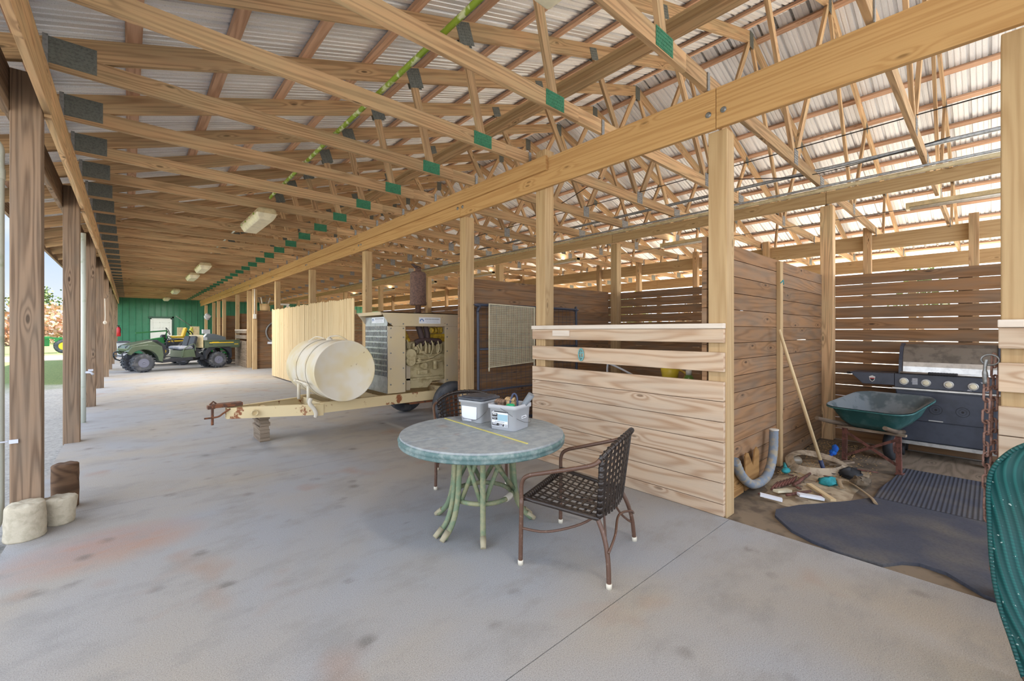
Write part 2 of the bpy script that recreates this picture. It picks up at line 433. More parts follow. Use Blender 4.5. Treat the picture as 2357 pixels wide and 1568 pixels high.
for i, y in enumerate([.13, 1.62, 3.5, 5.2, 6.88, 8.37, 12.0, 13.6, 15.7, 17.3, 19.2, 22.9, 26.5, 30.1, 33.8]):
    post(11.27, 11.4, y, y+.13, 3.62, 'truss', 'inner_post', 'square post beyond the stall back wall, '+ORD[i]+' counted from the camera', group='posts beyond the stall back wall')
for i, y in enumerate([1.3, 4.96, 8.6, 12.3, 15.9, 19.6, 23.2, 26.9, 30.5, 34.1]):
    post(15.46, 15.6, y, y+.15, 3.1, 'post', 'outer_post', 'square post on the outermost row against the sky, '+ORD[i]+' counted from the camera', group='posts on the outermost row')

# ------------------------------------------------------------ beams
def beam(x0, x1, y0, y1, z0, z1, mat, name, label, cat='beam', group=None, bevel=.004):
    m = MB(); m.box((x0, y0, z0), (x1, y1, z1), axis=1)
    o = m.build(name, M[mat], origin=((x0+x1)/2, (y0+y1)/2, z0), bevel=bevel)
    return tag(o, label, cat, group, 'thing')
# front beam: long golden planks end to end, doubled beyond the third post
fb = [-2.2, 1.49, 5.1, 8.7, 12.3, 15.9, 19.5, 23.2, 26.9, 30.5, FW-.15]
for i, (a, b) in enumerate(zip(fb, fb[1:])):
    t = thing('front_beam', ['nearest length of the golden plank beam, over the mat stall opening', 'golden plank beam length over the slatted half wall'][i] if i < 2 else 'golden plank beam length, '+ORD[i]+' from the camera along the aisle', 'beam', (3.58, a, 3.15), group='lengths of the golden front beam')
    m = MB(); m.box((3.56, a+.002, 3.15), (3.6, b-.002, 3.48), axis=1); m.build('plank', M['beam'], t, bevel=.004)
    q = MB()
    for yy in (a+.06, b-.06):
        q.lathe([(.024, 0), (.024, .004), (.014, .004), (.014, .014)], 12, Matrix.Translation((3.56, yy, 3.28)) @ Matrix.Rotation(-PI/2, 4, 'Y'))
    q.build('bolt', M['galv'], t)
lb = [3.36, 8.7, 12.3, 15.9, 19.5, 23.2, 26.9, 30.5, FW-.15]
for i, (a, b) in enumerate(zip(lb, lb[1:])):
    beam(3.52, 3.558, a+.002, b-.002, 3.33, 3.50, 'beam', 'ledger_board', 'ledger board nailed on the golden beam, '+ORD[i]+' length from the camera', 'board', 'ledger boards on the golden beam')
ev = [-2.2, 1.2]+[y+.08 for y in eave]+[FW-.1]
for i, (a, b) in enumerate(zip(ev, ev[1:])):
    dz = [0, .02, 0, -.02, .01][i % 5]
    beam(-.493, -.45, a+.003, b-.003, 3.16+dz, 3.49, 'truss', 'eave_beam', 'inner eave beam plank on the yard-side posts, '+ORD[i]+' length from the camera', group='inner eave beam planks')
    beam(-.70, -.657, a+.003, b-.003, 3.14-dz, 3.45, 'oldpost', 'outer_eave_beam', 'outer eave beam plank on the yard-side posts, '+ORD[i]+' length from the camera', group='outer eave beam planks')
def beam_row(x0, x1, ysx, z0, z1, mat, name, lab, grp):
    for i, (a, b) in enumerate(zip(ysx, ysx[1:])):
        beam(x0, x1, a+.003, b-.003, z0, z1, mat, name, lab+', '+ORD[i]+' length from the camera', group=grp)
beam_row(7.255, 7.297, [-2.2, 1.53, 5.08, 8.74, 12.4, 16, 19.7, 23.3, 27, 30.6, FW-.1], 3.275, 3.44, 'post', 'back_beam', 'beam plank over the stall back wall row', 'beam planks over the stall back wall')
beam_row(11.402, 11.445, [-2.2, 5.26, 8.4, 12.4, 16, 19.7, 23.3, 27, 30.6, FW-.1], 3.165, 3.475, 'post', 'inner_beam', 'deep beam plank beyond the stall back wall', 'beam planks beyond the stall back wall')
beam_row(15.41, 15.455, [-2.2, 3.3, 8.7, 12.4, 16, 19.7, 23.3, 27, 30.6, FW-.1], 3.14, 3.49, 'post', 'outer_beam', 'outermost beam plank against the sky', 'outermost beam planks')

# ------------------------------------------------------------ trusses
def plate(x, z, w, h, rot=0, tilt=None):
    q = MB()
    for s_ in (-.0235, .0215):
        Mx = Matrix.Translation((x, s_, z)) @ Matrix.Rotation(rot, 4, 'Y')
        q.box((-w/2, 0, -h/2), (w/2, .002, h/2), Mx)
        if s_ < 0:     # pressed teeth rows
            nx = int(w/.028); nz = int(h/.028)
            for i in range(nx):
                for j in range(nz):
                    cx = -w/2+(i+.5+.5*(j % 2))*w/(nx+.5)-.004; cz = -h/2+(j+.5)*h/nz
                    q.box((cx-.008, -.0025, cz-.004), (cx+.008, 0, cz+.004), Mx)
    return q
tz = 1.583
root = thing('roof_truss', 'x', 'truss', (0, 0, 3.5), group='timber roof trusses')
slope = math.atan(.335)
def mem(name, p0, p1, h, mat='truss', w=.04):
    q = MB(); q.bar((p0[0], 0, p0[1]), (p1[0], 0, p1[1]), w, h, (0, 0, 1)); return q.build(name, M[mat], root)
zc = lambda x: roof_z(x)-.095
mem('top_chord', (-1.33, zc(-1.33)), (RX, zc(RX)), .18)
mem('top_chord', (16.63, zc(16.63)), (RX, zc(RX)), .18)
mem('bottom_chord', (-.49, 3.57), (3.2, 3.57), .14)
mem('bottom_chord', (3.2, 3.57), (7.28, 3.57), .14)
mem('bottom_chord', (7.29, 3.57), (11.38, 3.57), .14)
mem('bottom_chord', (11.46, 3.57), (15.75, 3.57), .14)
for s_ in (0, 1):
    f = (lambda x: x) if not s_ else (lambda x: 15.3-x)
    mem('web', (f(2.62), zc(2.62)-.06), (f(2.87), 3.6), .09, w=.038)
    mem('web', (f(4.85), zc(4.85)-.06), (f(5.98), 3.6), .09, w=.038)
    mem('web', (f(6.03), 3.6), (f(7.58), zc(7.58)-.08), .09, w=.038)
def gp(name, x, z, w, h, mat, rot=0):
    return plate(x, z, w, h, rot).build(name, M[mat], root)
gp('gusset_plate', -.33, 3.63, .28, .2, 'plate'); gp('gusset_plate', 15.63, 3.63, .28, .2, 'plate')
gp('gusset_plate', 2.63, zc(2.63)-.04, .19, .23, 'plate', -slope)
gp('gusset_plate', 15.3-2.63, zc(2.63)-.04, .19, .23, 'plate', slope)
q = gp('gusset_plate', 2.87, 3.58, .24, .14, 'green_plate'); q['label'] = 'green painted nail plate'
gp('gusset_plate', 15.3-2.87, 3.58, .24, .14, 'plate')
gp('gusset_plate', 4.83, zc(4.83)-.04, .16, .16, 'plate', -slope); gp('gusset_plate', 15.3-4.83, zc(4.83)-.04, .16, .16, 'plate', slope)
gp('gusset_plate', 6.0, 3.6, .15, .18, 'galv'); gp('gusset_plate', 9.3, 3.6, .15, .18, 'galv')
gp('gusset_plate', RX, zc(RX)-.05, .16, .26, 'plate')
gp('gusset_plate', 7.2, 3.58, .2, .13, 'galv')
for a_, b_ in (((-.485, -.03, 3.5), (-.455, -.022, 3.74)), ((3.562, -.03, 3.485), (3.60, -.022, 3.64)), ((11.37, -.034, 3.44), (11.40, -.022, 3.6))):
    m = MB(); m.box(a_, b_); m.build('hurricane_tie', M['galv'], root)
TN = 34
for k in range(-1, TN-2):
    y = tz+1.06*k
    o = root if k == -1 else dup(root)
    o.location = (0, y, 3.5)
    if k >= 0: o['label'] = 'brown timber roof truss with green nail plate, '+ORD[k]+' back of those seen whole'
    else: o['label'] = 'timber roof truss over the hanging chain post, nearest the camera'
# lateral braces
m = MB(); m.box((3.92, 0.2, 4.33), (3.958, FW-.3, 4.47), axis=1)
tag(m.build('lateral_brace', M['truss'], origin=(3.94, 0, 4.33)), 'long deep brace running the length of the shed through the truss webs', 'brace', kind='thing')
m = MB(); m.box((3.83, .2, 4.435), (3.918, FW-.3, 4.473), axis=1)
tag(m.build('lateral_brace', M['post'], origin=(3.87, 0, 4.44)), 'long flat pale brace nailed along the top edge of the deep brace', 'brace', kind='thing')
# purlins
xs = [-1.2, -.6]+[.03+.67*k for k in range(12)]
for i, x in enumerate(xs):
    for s_ in (0, 1):
        xx = x if not s_ else 15.3-x
        z = roof_z(x)
        m = MB(); m.bar((xx, Y0, z+.021), (xx, FW-.05, z+.021), .1, .038, (-.335 if not s_ else .335, 0, 1))
        o = m.build('roof_purlin', M['purlin'], origin=(xx, 0, z))
        tag(o, ('roof purlin on the slope above the aisle, ' if not s_ else 'roof purlin on the slope beyond the ridge, ')+ORD[i]+' up from the eave', 'purlin', 'roof purlins', 'thing')
m = MB(); m.box((-1.40, Y0, 3.27), (-1.36, FW, 3.45), axis=1)
tag(m.build('fascia_board', M['oldpost'], origin=(-1.38, 0, 3.27)), 'weathered fascia board along the open yard-side eave', 'board', kind='thing')

# ------------------------------------------------------------ board walls
def boards_y(m, x0, x1, y0, y1, zs):      # boards running along Y
    for a, b in zs: m.box((x0, y0+R.uniform(-.004, .004), a), (x1, y1+R.uniform(-.004, .004), b), axis=1)
def boards_x(m, y0, y1, x0, x1, zs):
    for a, b in zs: m.box((x0+R.uniform(-.004, .004), y0, a), (x1, y1, b), axis=0)
def stack(z0, z1, p, gap): 
    z = z0; o = []
    while z < z1-.03:
        o.append((z, min(z+p-gap, z1))); z += p
    return o
def wall_thing(lb, loc): return thing('stall_wall', lb, 'wall', loc, group=None)
# divider between slatted stall and mat stall
t = wall_thing('weathered board partition beside the mats, shovel handle leaning on it', (5.4, 1.6, 0))
m = MB(); boards_x(m, 1.585, 1.625, 3.61, 7.28, stack(0, 2.29, .1545, .006)); m.build('boards', M['wall'], t)
m = MB(); m.box((5.36, 1.545, 0), (5.45, 1.583, 2.27), axis=2); m.box((5.37, 1.627, 0), (5.44, 1.665, 2.3), axis=2); m.build('batten', M['post'], t)
t = wall_thing('board partition behind the leaning wire gate', (5.4, 5.2, 0))
m = MB(); boards_x(m, 5.19, 5.23, 3.61, 7.28, stack(0, 2.29, .1545, .003)); m.build('boards', M['wall'], t)
m = MB(); m.box((5.42, 5.15, 0), (5.51, 5.188, 2.28), axis=2); m.build('batten', M['post'], t)
t = wall_thing('gappy board wall behind the barbecue, daylight between boards', (7.4, 0, 0))
m = MB(); boards_y(m, 7.455, 7.495, -2.2, 1.53, stack(-.018, 2.275, .1545, .009)); m.build('boards', M['wall'], t)
m = MB(); m.box((7.5, .14, 0), (7.55, .26, 2.26), axis=2); m.build('batten', M['wall'], t)
t = wall_thing('board wall at the back of the slatted stall', (7.4, 3.3, 0))
m = MB(); boards_y(m, 7.455, 7.495, 1.54, 5.2, stack(-.018, 2.275, .1545, .007)); m.build('boards', M['wall'], t)
t = wall_thing('long board wall at the back of the stalls beyond the generator', (7.4, 12, 0))
m = MB()
for a, b in ((5.22, 8.8), (8.82, 12.4), (12.42, 16.0), (16.02, 19.6), (19.62, 26.9), (26.92, 34.8)): boards_y(m, 7.455, 7.495, a, b, stack(-.018, 2.275, .1545, .006))
m.build('boards', M['wall'], t)
for y, lb in ((19.42, 'board partition with straw brooms on top, beyond the picket fence'), (22.95, 'first far board partition past the grey stall gate'), (26.6, 'second far board partition past the grey stall gate'), (30.2, 'third far board partition past the grey stall gate')):
    t = wall_thing(lb, (5.4, y, 0))
    m = MB(); boards_x(m, y, y+.04, 3.64, 7.28, stack(0, 2.3, .1545, .005)); m.build('boards', M['wall'], t)
# boards on the far aisle side
t = wall_thing('low board wall on the far side of the inner aisle', (11.5, 8, 0))
m = MB()
for a, b in ((3.6, 8.5), (8.52, 12.1), (12.12, 15.8), (15.82, 22.9), (22.92, 34.8)): boards_y(m, 11.45, 11.49, a, b, stack(0.02, 1.4, .1545, .006))
m.build('boards', M['wall'], t)

# ------------------------------------------------------------ half walls
HZ = [(1.404, 1.518), (1.167, 1.325), (.929, 1.086), (.763, .925), (.60, .759), (.43, .596), (.27, .426), (.10, .266), (0, .096)]
def half_wall(y0, y1, lb, mat='half', cap='cap'):
    t = thing('half_wall', lb, 'half wall', (3.57, (y0+y1)/2, 0))
    for a, b in HZ:
        m = MB(); m.box((3.562, y0, a), (3.60, y1, b), axis=1); m.build('board', M[mat], t, bevel=.004)
    m = MB(); m.box((3.548, y0-.003, 1.52), (3.60, y1+.003, 1.562), axis=1); m.build('cap_rail', M[cap], t, bevel=.004)
    return t
hw = half_wall(1.43, 3.62, 'bleached slatted half wall with a white cap rail behind the wicker chair')
m = MB(); m.box((3.545, 3.04, 1.445), (3.56, 3.28, 1.505)); m.build('name_plate', M['cap'], hw)
half_wall(-2.1, -.03, 'slatted half wall behind the green mesh chair')
half_wall(20.33, 22.7, 'grey distant stall gate of boards behind the utility vehicle', 'greywood')

# ------------------------------------------------------------ picket fence panels
def picket(y0, y1, lb):
    t = thing('picket_panel', lb, 'fence panel', (3.5, (y0+y1)/2, 0), group='leaning picket panels')
    m = MB(); n = round((y1-y0)/.142); w = (y1-y0)/n
    for i in range(n):
        a = y0+i*w; x0 = 3.50+R.uniform(-.004, .004); h = 2.2+R.uniform(-.02, .02)
        poly = [(a+.003, .04), (a+w-.003, .04), (a+w-.003, h-.03), (a+w-.03, h), (a+.03, h), (a+.003, h-.03)]
        Mx = Matrix(((0, 0, 1, 0), (1, 0, 0, 0), (0, 1, 0, 0), (0, 0, 0, 1)))
        b0 = len(m.f); m.prism(poly, x0, x0+.018, Mx)
        for k in range(b0, len(m.f)): m.uv[k] = [(v, u) for u, v in m.uv[k]]
    m.build('pickets', M['fence'], t)
    for z in (.35, 1.1, 1.85):
        m = MB(); m.box((3.522, y0+.02, z), (3.56, y1-.02, z+.09), axis=1); m.build('rail', M['fence'], t)
picket(8.86, 12.2, 'new dog-eared picket panel nearer the generator')
picket(12.24, 15.76, 'new dog-eared picket panel farther from the generator')
# ------------------------------------------------------------ round patio table
def patina(name, base, top, k=1.0, th=.58):
    N = NT(name); co = N.coord('Object')
    n = N.noise(co, 14.0, 4.0, .65); n2 = N.noise(co, 3.0, 2.0)
    c = N.mix(N.ramp(n, [(.42, 0.0), (.6, 1.0)]), lin(*base, k), lin(*top, k))
    c = N.mix(N.ramp(n2, [(th, 0.0), (th+.12, .6)]), c, lin(150, 112, 76, k))
    return N.done(c, .65)
M['tabtop'] = patina('weathered_table_paint', (150, 157, 160), (168, 174, 174), .92, .63)
M['tabedge'] = patina('teal_edge_paint', (92, 120, 118), (136, 152, 148), .9, .66)
M['cane'] = patina('flaking_green_cane', (116, 134, 104), (152, 150, 114), .9, .66)
M['canefoot'] = plain('bare_cane_tip', (170, 160, 132), .8)
M['twine'] = plain('white_twine', (210, 202, 186), .9)
tc_ = (2.06, 2.65)
t = thing('patio_table', 'round weathered grey patio table on green cane legs', 'table', (tc_[0], tc_[1], 0))
m = MB(); m.lathe([(.30, .642), (.618, .642), (.632, .648), (.638, .658), (.630, .668), (.638, .676), (.642, .69), (.636, .703), (.626, .708)], 72, None, True, True, False)
m.build('edge_band', M['tabedge'], t, local=True)
m = MB()
sa = math.atan2(2.686-2.757, 2.096-1.473)
for s_ in (0, 1):
    pts = []
    for k in range(37):
        a = sa+s_*PI+PI*k/36; pts.append((.628*math.cos(a)-math.sin(sa)*0+(-math.sin(sa))*(.0032 if not s_ else -.0032)*1, .628*math.sin(a)+math.cos(sa)*(.0032 if not s_ else -.0032)))
    m.prism(pts, .705, .72)
m.build('tabletop', M['tabtop'], t, local=True, bevel=.003)
LA = [-127, -172, 176, -33, -20, 52, 118]
def pol(r, a, z): return (r*math.cos(math.radians(a)), r*math.sin(math.radians(a)), z)
for a in LA:
    m = MB(); m.tube(curve([pol(.235, a, .64), pol(.245, a, .45), pol(.262, a, .25), pol(.31, a, .10), pol(.39, a, .015)], 5), .021, 10)
    lg = m.build('leg', M['cane'], t, local=True)
    m = MB(); m.tube([pol(.355, a, .055), pol(.415, a, .006)], [.0225, .019], 10); m.build('foot', M['canefoot'], lg, local=True)
q = sorted(LA)
for i in range(len(q)):
    a, b = q[i], q[(i+1) % len(q)]
    if (b-a) % 360 < 20: continue
    m = MB(); m.tube([pol(.215, a+3, .63), pol(.245, b-4, .26)], .017, 8); m.build('strut', M['cane'], t, local=True)
    m = MB(); m.tube([pol(.20, b-3, .63), pol(.232, a+4, .26)], .017, 8); m.build('strut', M['cane'], t, local=True)
m = MB(); m.tube([pol(.225, 360*k/40, .235) for k in range(40)], .018, 8, True); rg = m.build('ring', M['cane'], t, local=True)
m = MB()
for k in range(12): 
    a = -76+k*1.8
    m.tube([Vector(pol(.225, a, .235))+Vector(pol(.021*math.cos(j*PI/5), a, 0))+Vector((0, 0, .021*math.sin(j*PI/5))) for j in range(10)], .0035, 5, True)
m.build('twine_wrap', M['twine'], rg, local=True)
m = MB(); m.bar((-.22, -.06, .632), (.22, .06, .632), .06, .02); m.bar((.06, -.22, .618), (-.06, .22, .618), .06, .02); m.build('cross_brace', M['cane'], t, local=True)

m = MB(); m.bar((2.09, 3.23, .724), (2.045, 2.125, .724), .012, .006)
tag(m.build('measuring_stick', plain('yellow_stick', (206, 194, 110), .5), origin=(2.07, 2.67, .724)), 'thin yellow measuring stick lying across the round table', 'stick', kind='thing')

# ------------------------------------------------------------ buckets
def translucent(name, rgb, alpha):
    N = NT(name); N.b.inputs['Transmission Weight'].default_value = alpha; N.b.inputs['IOR'].default_value = 1.02
    return N.done(lin(*rgb), .35)
M['tub'] = translucent('cloudy_tub_plastic', (206, 208, 212), .28)
M['tubw'] = plain('white_tub_plastic', (206, 210, 220), .4)
M['lid'] = plain('dark_lid_plastic', (70, 74, 82), .45, var=.3, vs=20)
M['paper'] = plain('label_paper', (228, 232, 240), .5)
M['ink'] = plain('black_ink', (46, 44, 46), .5)
M['inkblue'] = plain('pale_blue_print', (150, 186, 200), .5)
M['wire'] = plain('bail_wire', (120, 122, 126), .35, .8)
def rrect(w, h, r, n=4):
    o = []
    for cx, cy, a0 in ((w-r, h-r, 0), (-w+r, h-r, 90), (-w+r, -h+r, 180), (w-r, -h+r, 270)):
        for k in range(n+1):
            a = math.radians(a0+90*k/n); o.append((cx+r*math.cos(a), cy+r*math.sin(a)))
    return o
def loft(m, rings, cap0=True, cap1=False, M_=None):
    b = len(m.v); n = len(rings[0])
    for rg in rings:
        for p in rg: m.v.append(M_ @ Vector(p) if M_ else Vector(p))
    for i in range(len(rings)-1):
        for k in range(n):
            q = (k+1) % n; m.face((b+i*n+k, b+i*n+q, b+(i+1)*n+q, b+(i+1)*n+k), [(k/n, i), ((k+1)/n, i), ((k+1)/n, i+1), (k/n, i+1)], True)
    if cap0: m.face([b+k for k in range(n)][::-1])
    if cap1: m.face([b+(len(rings)-1)*n+k for k in range(n)])
def bucket(name, label, c, ang, lid):
    t = thing(name, label, 'bucket', (c[0], c[1], .7205), ang)
    m = MB(); ring = lambda w, z, r=.03: [(x, y, z) for x, y in rrect(w, w, r)]
    loft(m, [ring(.112, .0), ring(.114, .004), ring(.124, .165), ring(.134, .168), ring(.134, .198), ring(.128, .2), ring(.126, .197), ring(.118, .16), ring(.108, .008)], True, True)
    m.build('tub', M['tub'], t, local=True)
    return t
b1 = bucket('lidded_bucket', 'cloudy square bucket with a dark lid and blank white label', (2.285, 2.985), .24-PI/2, True)
m = MB()
loft(m, [[(x, y, z) for x, y in rrect(w, w, .03)] for w, z in ((.138, .188), (.139, .205), (.132, .21), (.118, .211), (.116, .218), (.11, .219))], True, True)
m.build('lid', M['lid'], b1, local=True)
m = MB(); m.box((-.092, -.1235, .03), (.07, -.1215, .135)); m.build('label_sheet', M['paper'], b1, local=True)
m = MB(); m.tube(curve([(-.13, -.02, .15), (-.128, -.08, .08), (-.10, -.13, .05), (0, -.14, .018), (.09, -.132, .04), (.128, -.08, .09), (.133, -.02, .15)], 6), .002, 6); bl = m.build('bail', M['wire'], b1, local=True)
m = MB(); m.tube([(-.05, -.141, .023), (.03, -.141, .022)], .006, 8); m.build('grip', M['tubw'], bl, local=True)
b2 = bucket('tool_bucket', 'open cloudy square bucket of tools with a printed label', (2.29, 2.585), .27-PI/2, False)
m = MB(); m.m = 0
def lbl(x0, z0, x1, z1, k, y=-.1245):
    m.m = k; m.box((x0, y-.0006*k if k else y, z0), (x1, y+.001, z1))
lbl(-.088, .03, .062, .148, 0)
for a in ((-.088, .14, .062, .148), (-.086, .104, -.036, .132), (-.086, .08, -.036, .1), (-.086, .034, -.022, .056), (-.02, .034, .028, .053), (.035, .034, .058, .05)): lbl(*a, 1)
lbl(-.034, .075, .06, .125, 2)
for z in (.067, .063): lbl(-.06, z, .03, z+.0015, 1)
for a in ((-.082, .143, -.068, .147), (-.08, .12, -.06, .128), (-.056, .12, -.046, .128), (-.08, .09, -.05, .093), (-.08, .05, -.04, .053), (-.08, .043, -.045, .046), (-.015, .045, .02, .048), (-.015, .038, .01, .041)):
    m.m = 0; m.box((a[0], -.1262, a[1]), (a[2], -.1245, a[3]))
for i in range(7):
    m.m = 0; m.box((.037+i*.003, -.1262, .036), (.0385+i*.003, -.1245, .048))
m.build('label_sheet', [M['paper'], M['ink'], M['inkblue']], b2, local=True)
m = MB(); m.m = 0; m.box((.122, -.02, .088), (.1245, .05, .108)); m.m = 1
for i in range(4): m.box((.1235, -.014+i*.014, .094), (.1252, -.004+i*.014, .102))
m.build('name_sticker', [M['paper'], M['ink']], b2, local=True)
m = MB(); m.tube(curve([(-.0, -.136, .178), (.10, -.12, .12), (.139, 0, .06), (.137, .1, .06), (0, .136, .178)], 6), .0018, 6); m.build('bail', M['wire'], b2, local=True)
# things in the tool bucket
ca, sa2 = math.cos(.27-PI/2), math.sin(.27-PI/2)
def B2(x, y, z): return Vector((2.29+x*ca-y*sa2, 2.585+x*sa2+y*ca, .7205+z))
m = MB(); m.tube([B2(.02, .02, .06), B2(.09, .03, .16), B2(.175, .045, .275)], [.016, .02, .028], 14)
o = m.build('grinder_tool', plain('grey_tool_plastic', (116, 122, 128), .5), origin=B2(.09, .03, .16)); tag(o, 'tapered grey tool handle sticking out of the open bucket', 'tool', kind='thing')
m = MB(); m.tube([B2(.045, -.06, .03), B2(.045, -.06, .16)], .034, 16); m.lathe([(.036, 0), (.036, .04), (.03, .052), (.012, .056)], 16, Matrix.Translation(B2(.045, -.06, .15)))
o = m.build('green_bottle', plain('green_cap_plastic', (30, 160, 104), .35), origin=B2(.045, -.06, .03)); tag(o, 'bottle with a bright green cap standing in the open bucket', 'bottle', kind='thing')
for i, (x, y, z, s, lb) in enumerate(((-.07, -.02, .175, .04, 'brown leather glove at the near end of the open bucket'), (.0, .02, .19, .05, 'tan leather glove behind the green bottle cap'))):
    m = MB(); m.ball(B2(x, y, z), s, 12, (1, .7, .8)); 
    for k in range(4): m.tube(curve([B2(x-.02+k*.014, y+.02, z+.01), B2(x-.03+k*.02, y+.0, z+.045), B2(x-.035+k*.022, y-.035, z+.03)], 4), .011, 8)
    o = m.build('work_glove', plain('glove_leather', ((134, 108, 88), (190, 160, 118))[i], .9, var=.3, vs=40), origin=B2(x, y, z)); tag(o, lb, 'glove', kind='thing')
m = MB(); m.tube(curve([B2(.0, -.02, .16), B2(.03, 0, .27), B2(.055, .02, .25), B2(.06, .02, .16)], 5), .008, 8)
o = m.build('tool_strap', plain('navy_strap', (58, 66, 92), .6), origin=B2(.03, 0, .2)); tag(o, 'navy looped strap rising from the open bucket', 'strap', kind='thing')

# ------------------------------------------------------------ wicker chairs
M['tubebrown'] = rusty('brown_chair_tube', (92, 66, 52), (116, 92, 78), amt=.6, sc=40, rough=.4)
M['strap'] = plain('dark_vinyl_strap', (50, 41, 36), .35, var=.3, vs=30)
M['cap_white'] = plain('white_glide', (214, 206, 188), .5)
def strip(m, pts, w, up):     # flat woven strap along pts
    pts = [Vector(p) for p in pts]
    b = len(m.v); n = len(pts)
    for i, p in enumerate(pts):
        tg = (pts[min(i+1, n-1)]-pts[max(i-1, 0)]).normalized(); u = Vector(up(p) if callable(up) else up)
        s = tg.cross(u).normalized()*w/2; u2 = s.cross(tg).normalized()*.0022
        for q in (p+s+u2, p-s+u2, p-s-u2, p+s-u2): m.v.append(q)
    for i in range(n-1):
        for k in range(4):
            j = (k+1) % 4; m.face((b+i*4+k, b+i*4+j, b+i*4+4+j, b+i*4+4+k))
def make_chair():
    t = thing('wicker_chair', 'dark strap-woven armchair in front of the slatted half wall', 'chair', (0, 0, 0))
    # seat surface: front wider, dips to the back
    def seat(u, v):      # u -1..1 across, v 0 front..1 back
        w = .325-.05*v
        return Vector((u*w, .265-.47*v, .425-.055*v-.02*(1-u*u)*math.sin(PI*v)))
    def back(u, v):      # v 0 at seat .. 1 at the top rail
        w = .275+.055*v
        a = u*1.05
        return Vector((w*math.sin(a)/math.sin(1.05), -.205-.03*v-(.055+.03*v)*(math.cos(a)-.5)/.5*1.0, .37+(.47-.10*abs(u)**2.2)*v))
    for s in (-1, 1):
        m = MB(); m.tube(curve([(s*.34, .285, .006), (s*.337, .283, .2), (s*.334, .28, .43)], 4), .0145, 10); lg = m.build('leg', M['tubebrown'], t, local=True)
        m = MB(); m.lathe([(.0175, 0), (.018, .028), (.0155, .03)], 12, Matrix.Translation((s*.34, .285, 0))); m.build('foot', M['cap_white'], lg, local=True)
        m = MB(); m.tube(curve([(s*.27, -.2, .372), (s*.285, -.245, .28), (s*.305, -.275, .16), (s*.325, -.287, .006)], 5), .0145, 10); lg = m.build('leg', M['tubebrown'], t, local=True)
        m = MB(); m.lathe([(.0175, 0), (.018, .028), (.0155, .03)], 12, Matrix.Translation((s*.325, -.287, 0))); m.build('foot', M['cap_white'], lg, local=True)
        # arm from the front leg back to the top rail
        m = MB(); m.tube(curve([(s*.334, .28, .42), (s*.335, .278, .52), (s*.338, .235, .575), (s*.345, .1, .62), back(s, 1)+Vector((s*.03, .06, -.035)), back(s, 1)], 6), .0135, 10); m.build('arm', M['tubebrown'], t, local=True)
        m = MB(); m.tube([seat(s*.97, 1), back(s*.92, .5), back(s*.97, 1)], .0145, 10)
        for k in range(9):
            p = back(s*.94, .06+k*.105); m.tube([p-Vector((0, 0, .012)), p+Vector((0, 0, .012))], .019, 10)
        m.build('back_post', M['strap'], t, local=True)
        m = MB(); m.tube(curve([(s*.338, .284, .235), (s*.30, .12, .23), (s*.22, -.08, .29), (s*.10, -.19, .355)], 5), .008, 8); m.tube(curve([(s*.10, -.19, .355), (s*.17, -.22, .25), (s*.26, -.25, .17), (s*.318, -.28, .13)], 5), .008, 8); m.build('stretcher', M['tubebrown'], t, local=True)
    m = MB(); m.tube(curve([(-.318, -.282, .2), (-.2, -.29, .26), (0, -.26, .30), (.2, -.29, .26), (.318, -.282, .2)], 5), .008, 8); m.build('stretcher', M['tubebrown'], t, local=True)
    m = MB(); m.tube([seat(u/8-1, 0) for u in range(17)]+[seat(1, v/8) for v in range(1, 9)]+[seat(1-u/8, 1) for u in range(1, 17)]+[seat(-1, 1-v/8) for v in range(1, 8)], .0145, 8, True)
    for k in range(22): 
        p = seat(-1+(k+.5)/11, 0); m.tube([p-Vector((.010, 0, 0)), p+Vector((.010, 0, 0))], .0195, 8)
    m.build('seat_rail', M['strap'], t, local=True)
    m = MB(); m.tube([back(u/10-1, 1) for u in range(21)], .015, 10)
    for k in range(18):
        p = back(-1+(k+.5)/9, 1); q_ = back(-1+(k+.7)/9, 1); m.tube([p, q_], .02, 8)
    m.build('top_rail', M['strap'], t, local=True)
    m = MB()
    for i in range(13): strip(m, [seat(-1+2*(i+.5)/13, v/8)+Vector((0, 0, .003*(-1)**i)) for v in range(9)], .016, (0, 0, 1))
    for i in range(11): strip(m, [seat(u/8-1, (i+.5)/11)+Vector((0, 0, -.003*(-1)**i)) for u in range(17)], .014, (0, 0, 1))
    m.build('seat_weave', M['strap'], t, local=True)
    m = MB(); nrm = lambda p: Vector((p.x*.9, .5 if False else -.4, .05))
    nrm = lambda p: (Vector((p[0]*1.2, -.35, 0.02)))
    for i in range(15): strip(m, [back(-1+2*(i+.5)/15, v/8) for v in range(9)], .015, nrm)
    for i in range(11): strip(m, [back(u/9-1, (i+.5)/11)+Vector((0, .004, 0)) for u in range(19)], .014, nrm)
    m.build('back_weave', M['strap'], t, local=True)
    return t
ch = make_chair(); ch.location = (2.29, 1.858, 0); ch.rotation_euler = (0, 0, math.atan2(.5335, -.19)-PI/2)
dup(ch, (2.60, 3.56, 0), 'dark strap-woven armchair half hidden behind the round table', (0, 0, math.atan2(-.85, -.53)-PI/2))
ch['group'] = 'woven armchairs at the table'; 
for o in bpy.data.objects:
    if o.name.startswith('wicker_chair'): o['group'] = 'woven armchairs at the table'

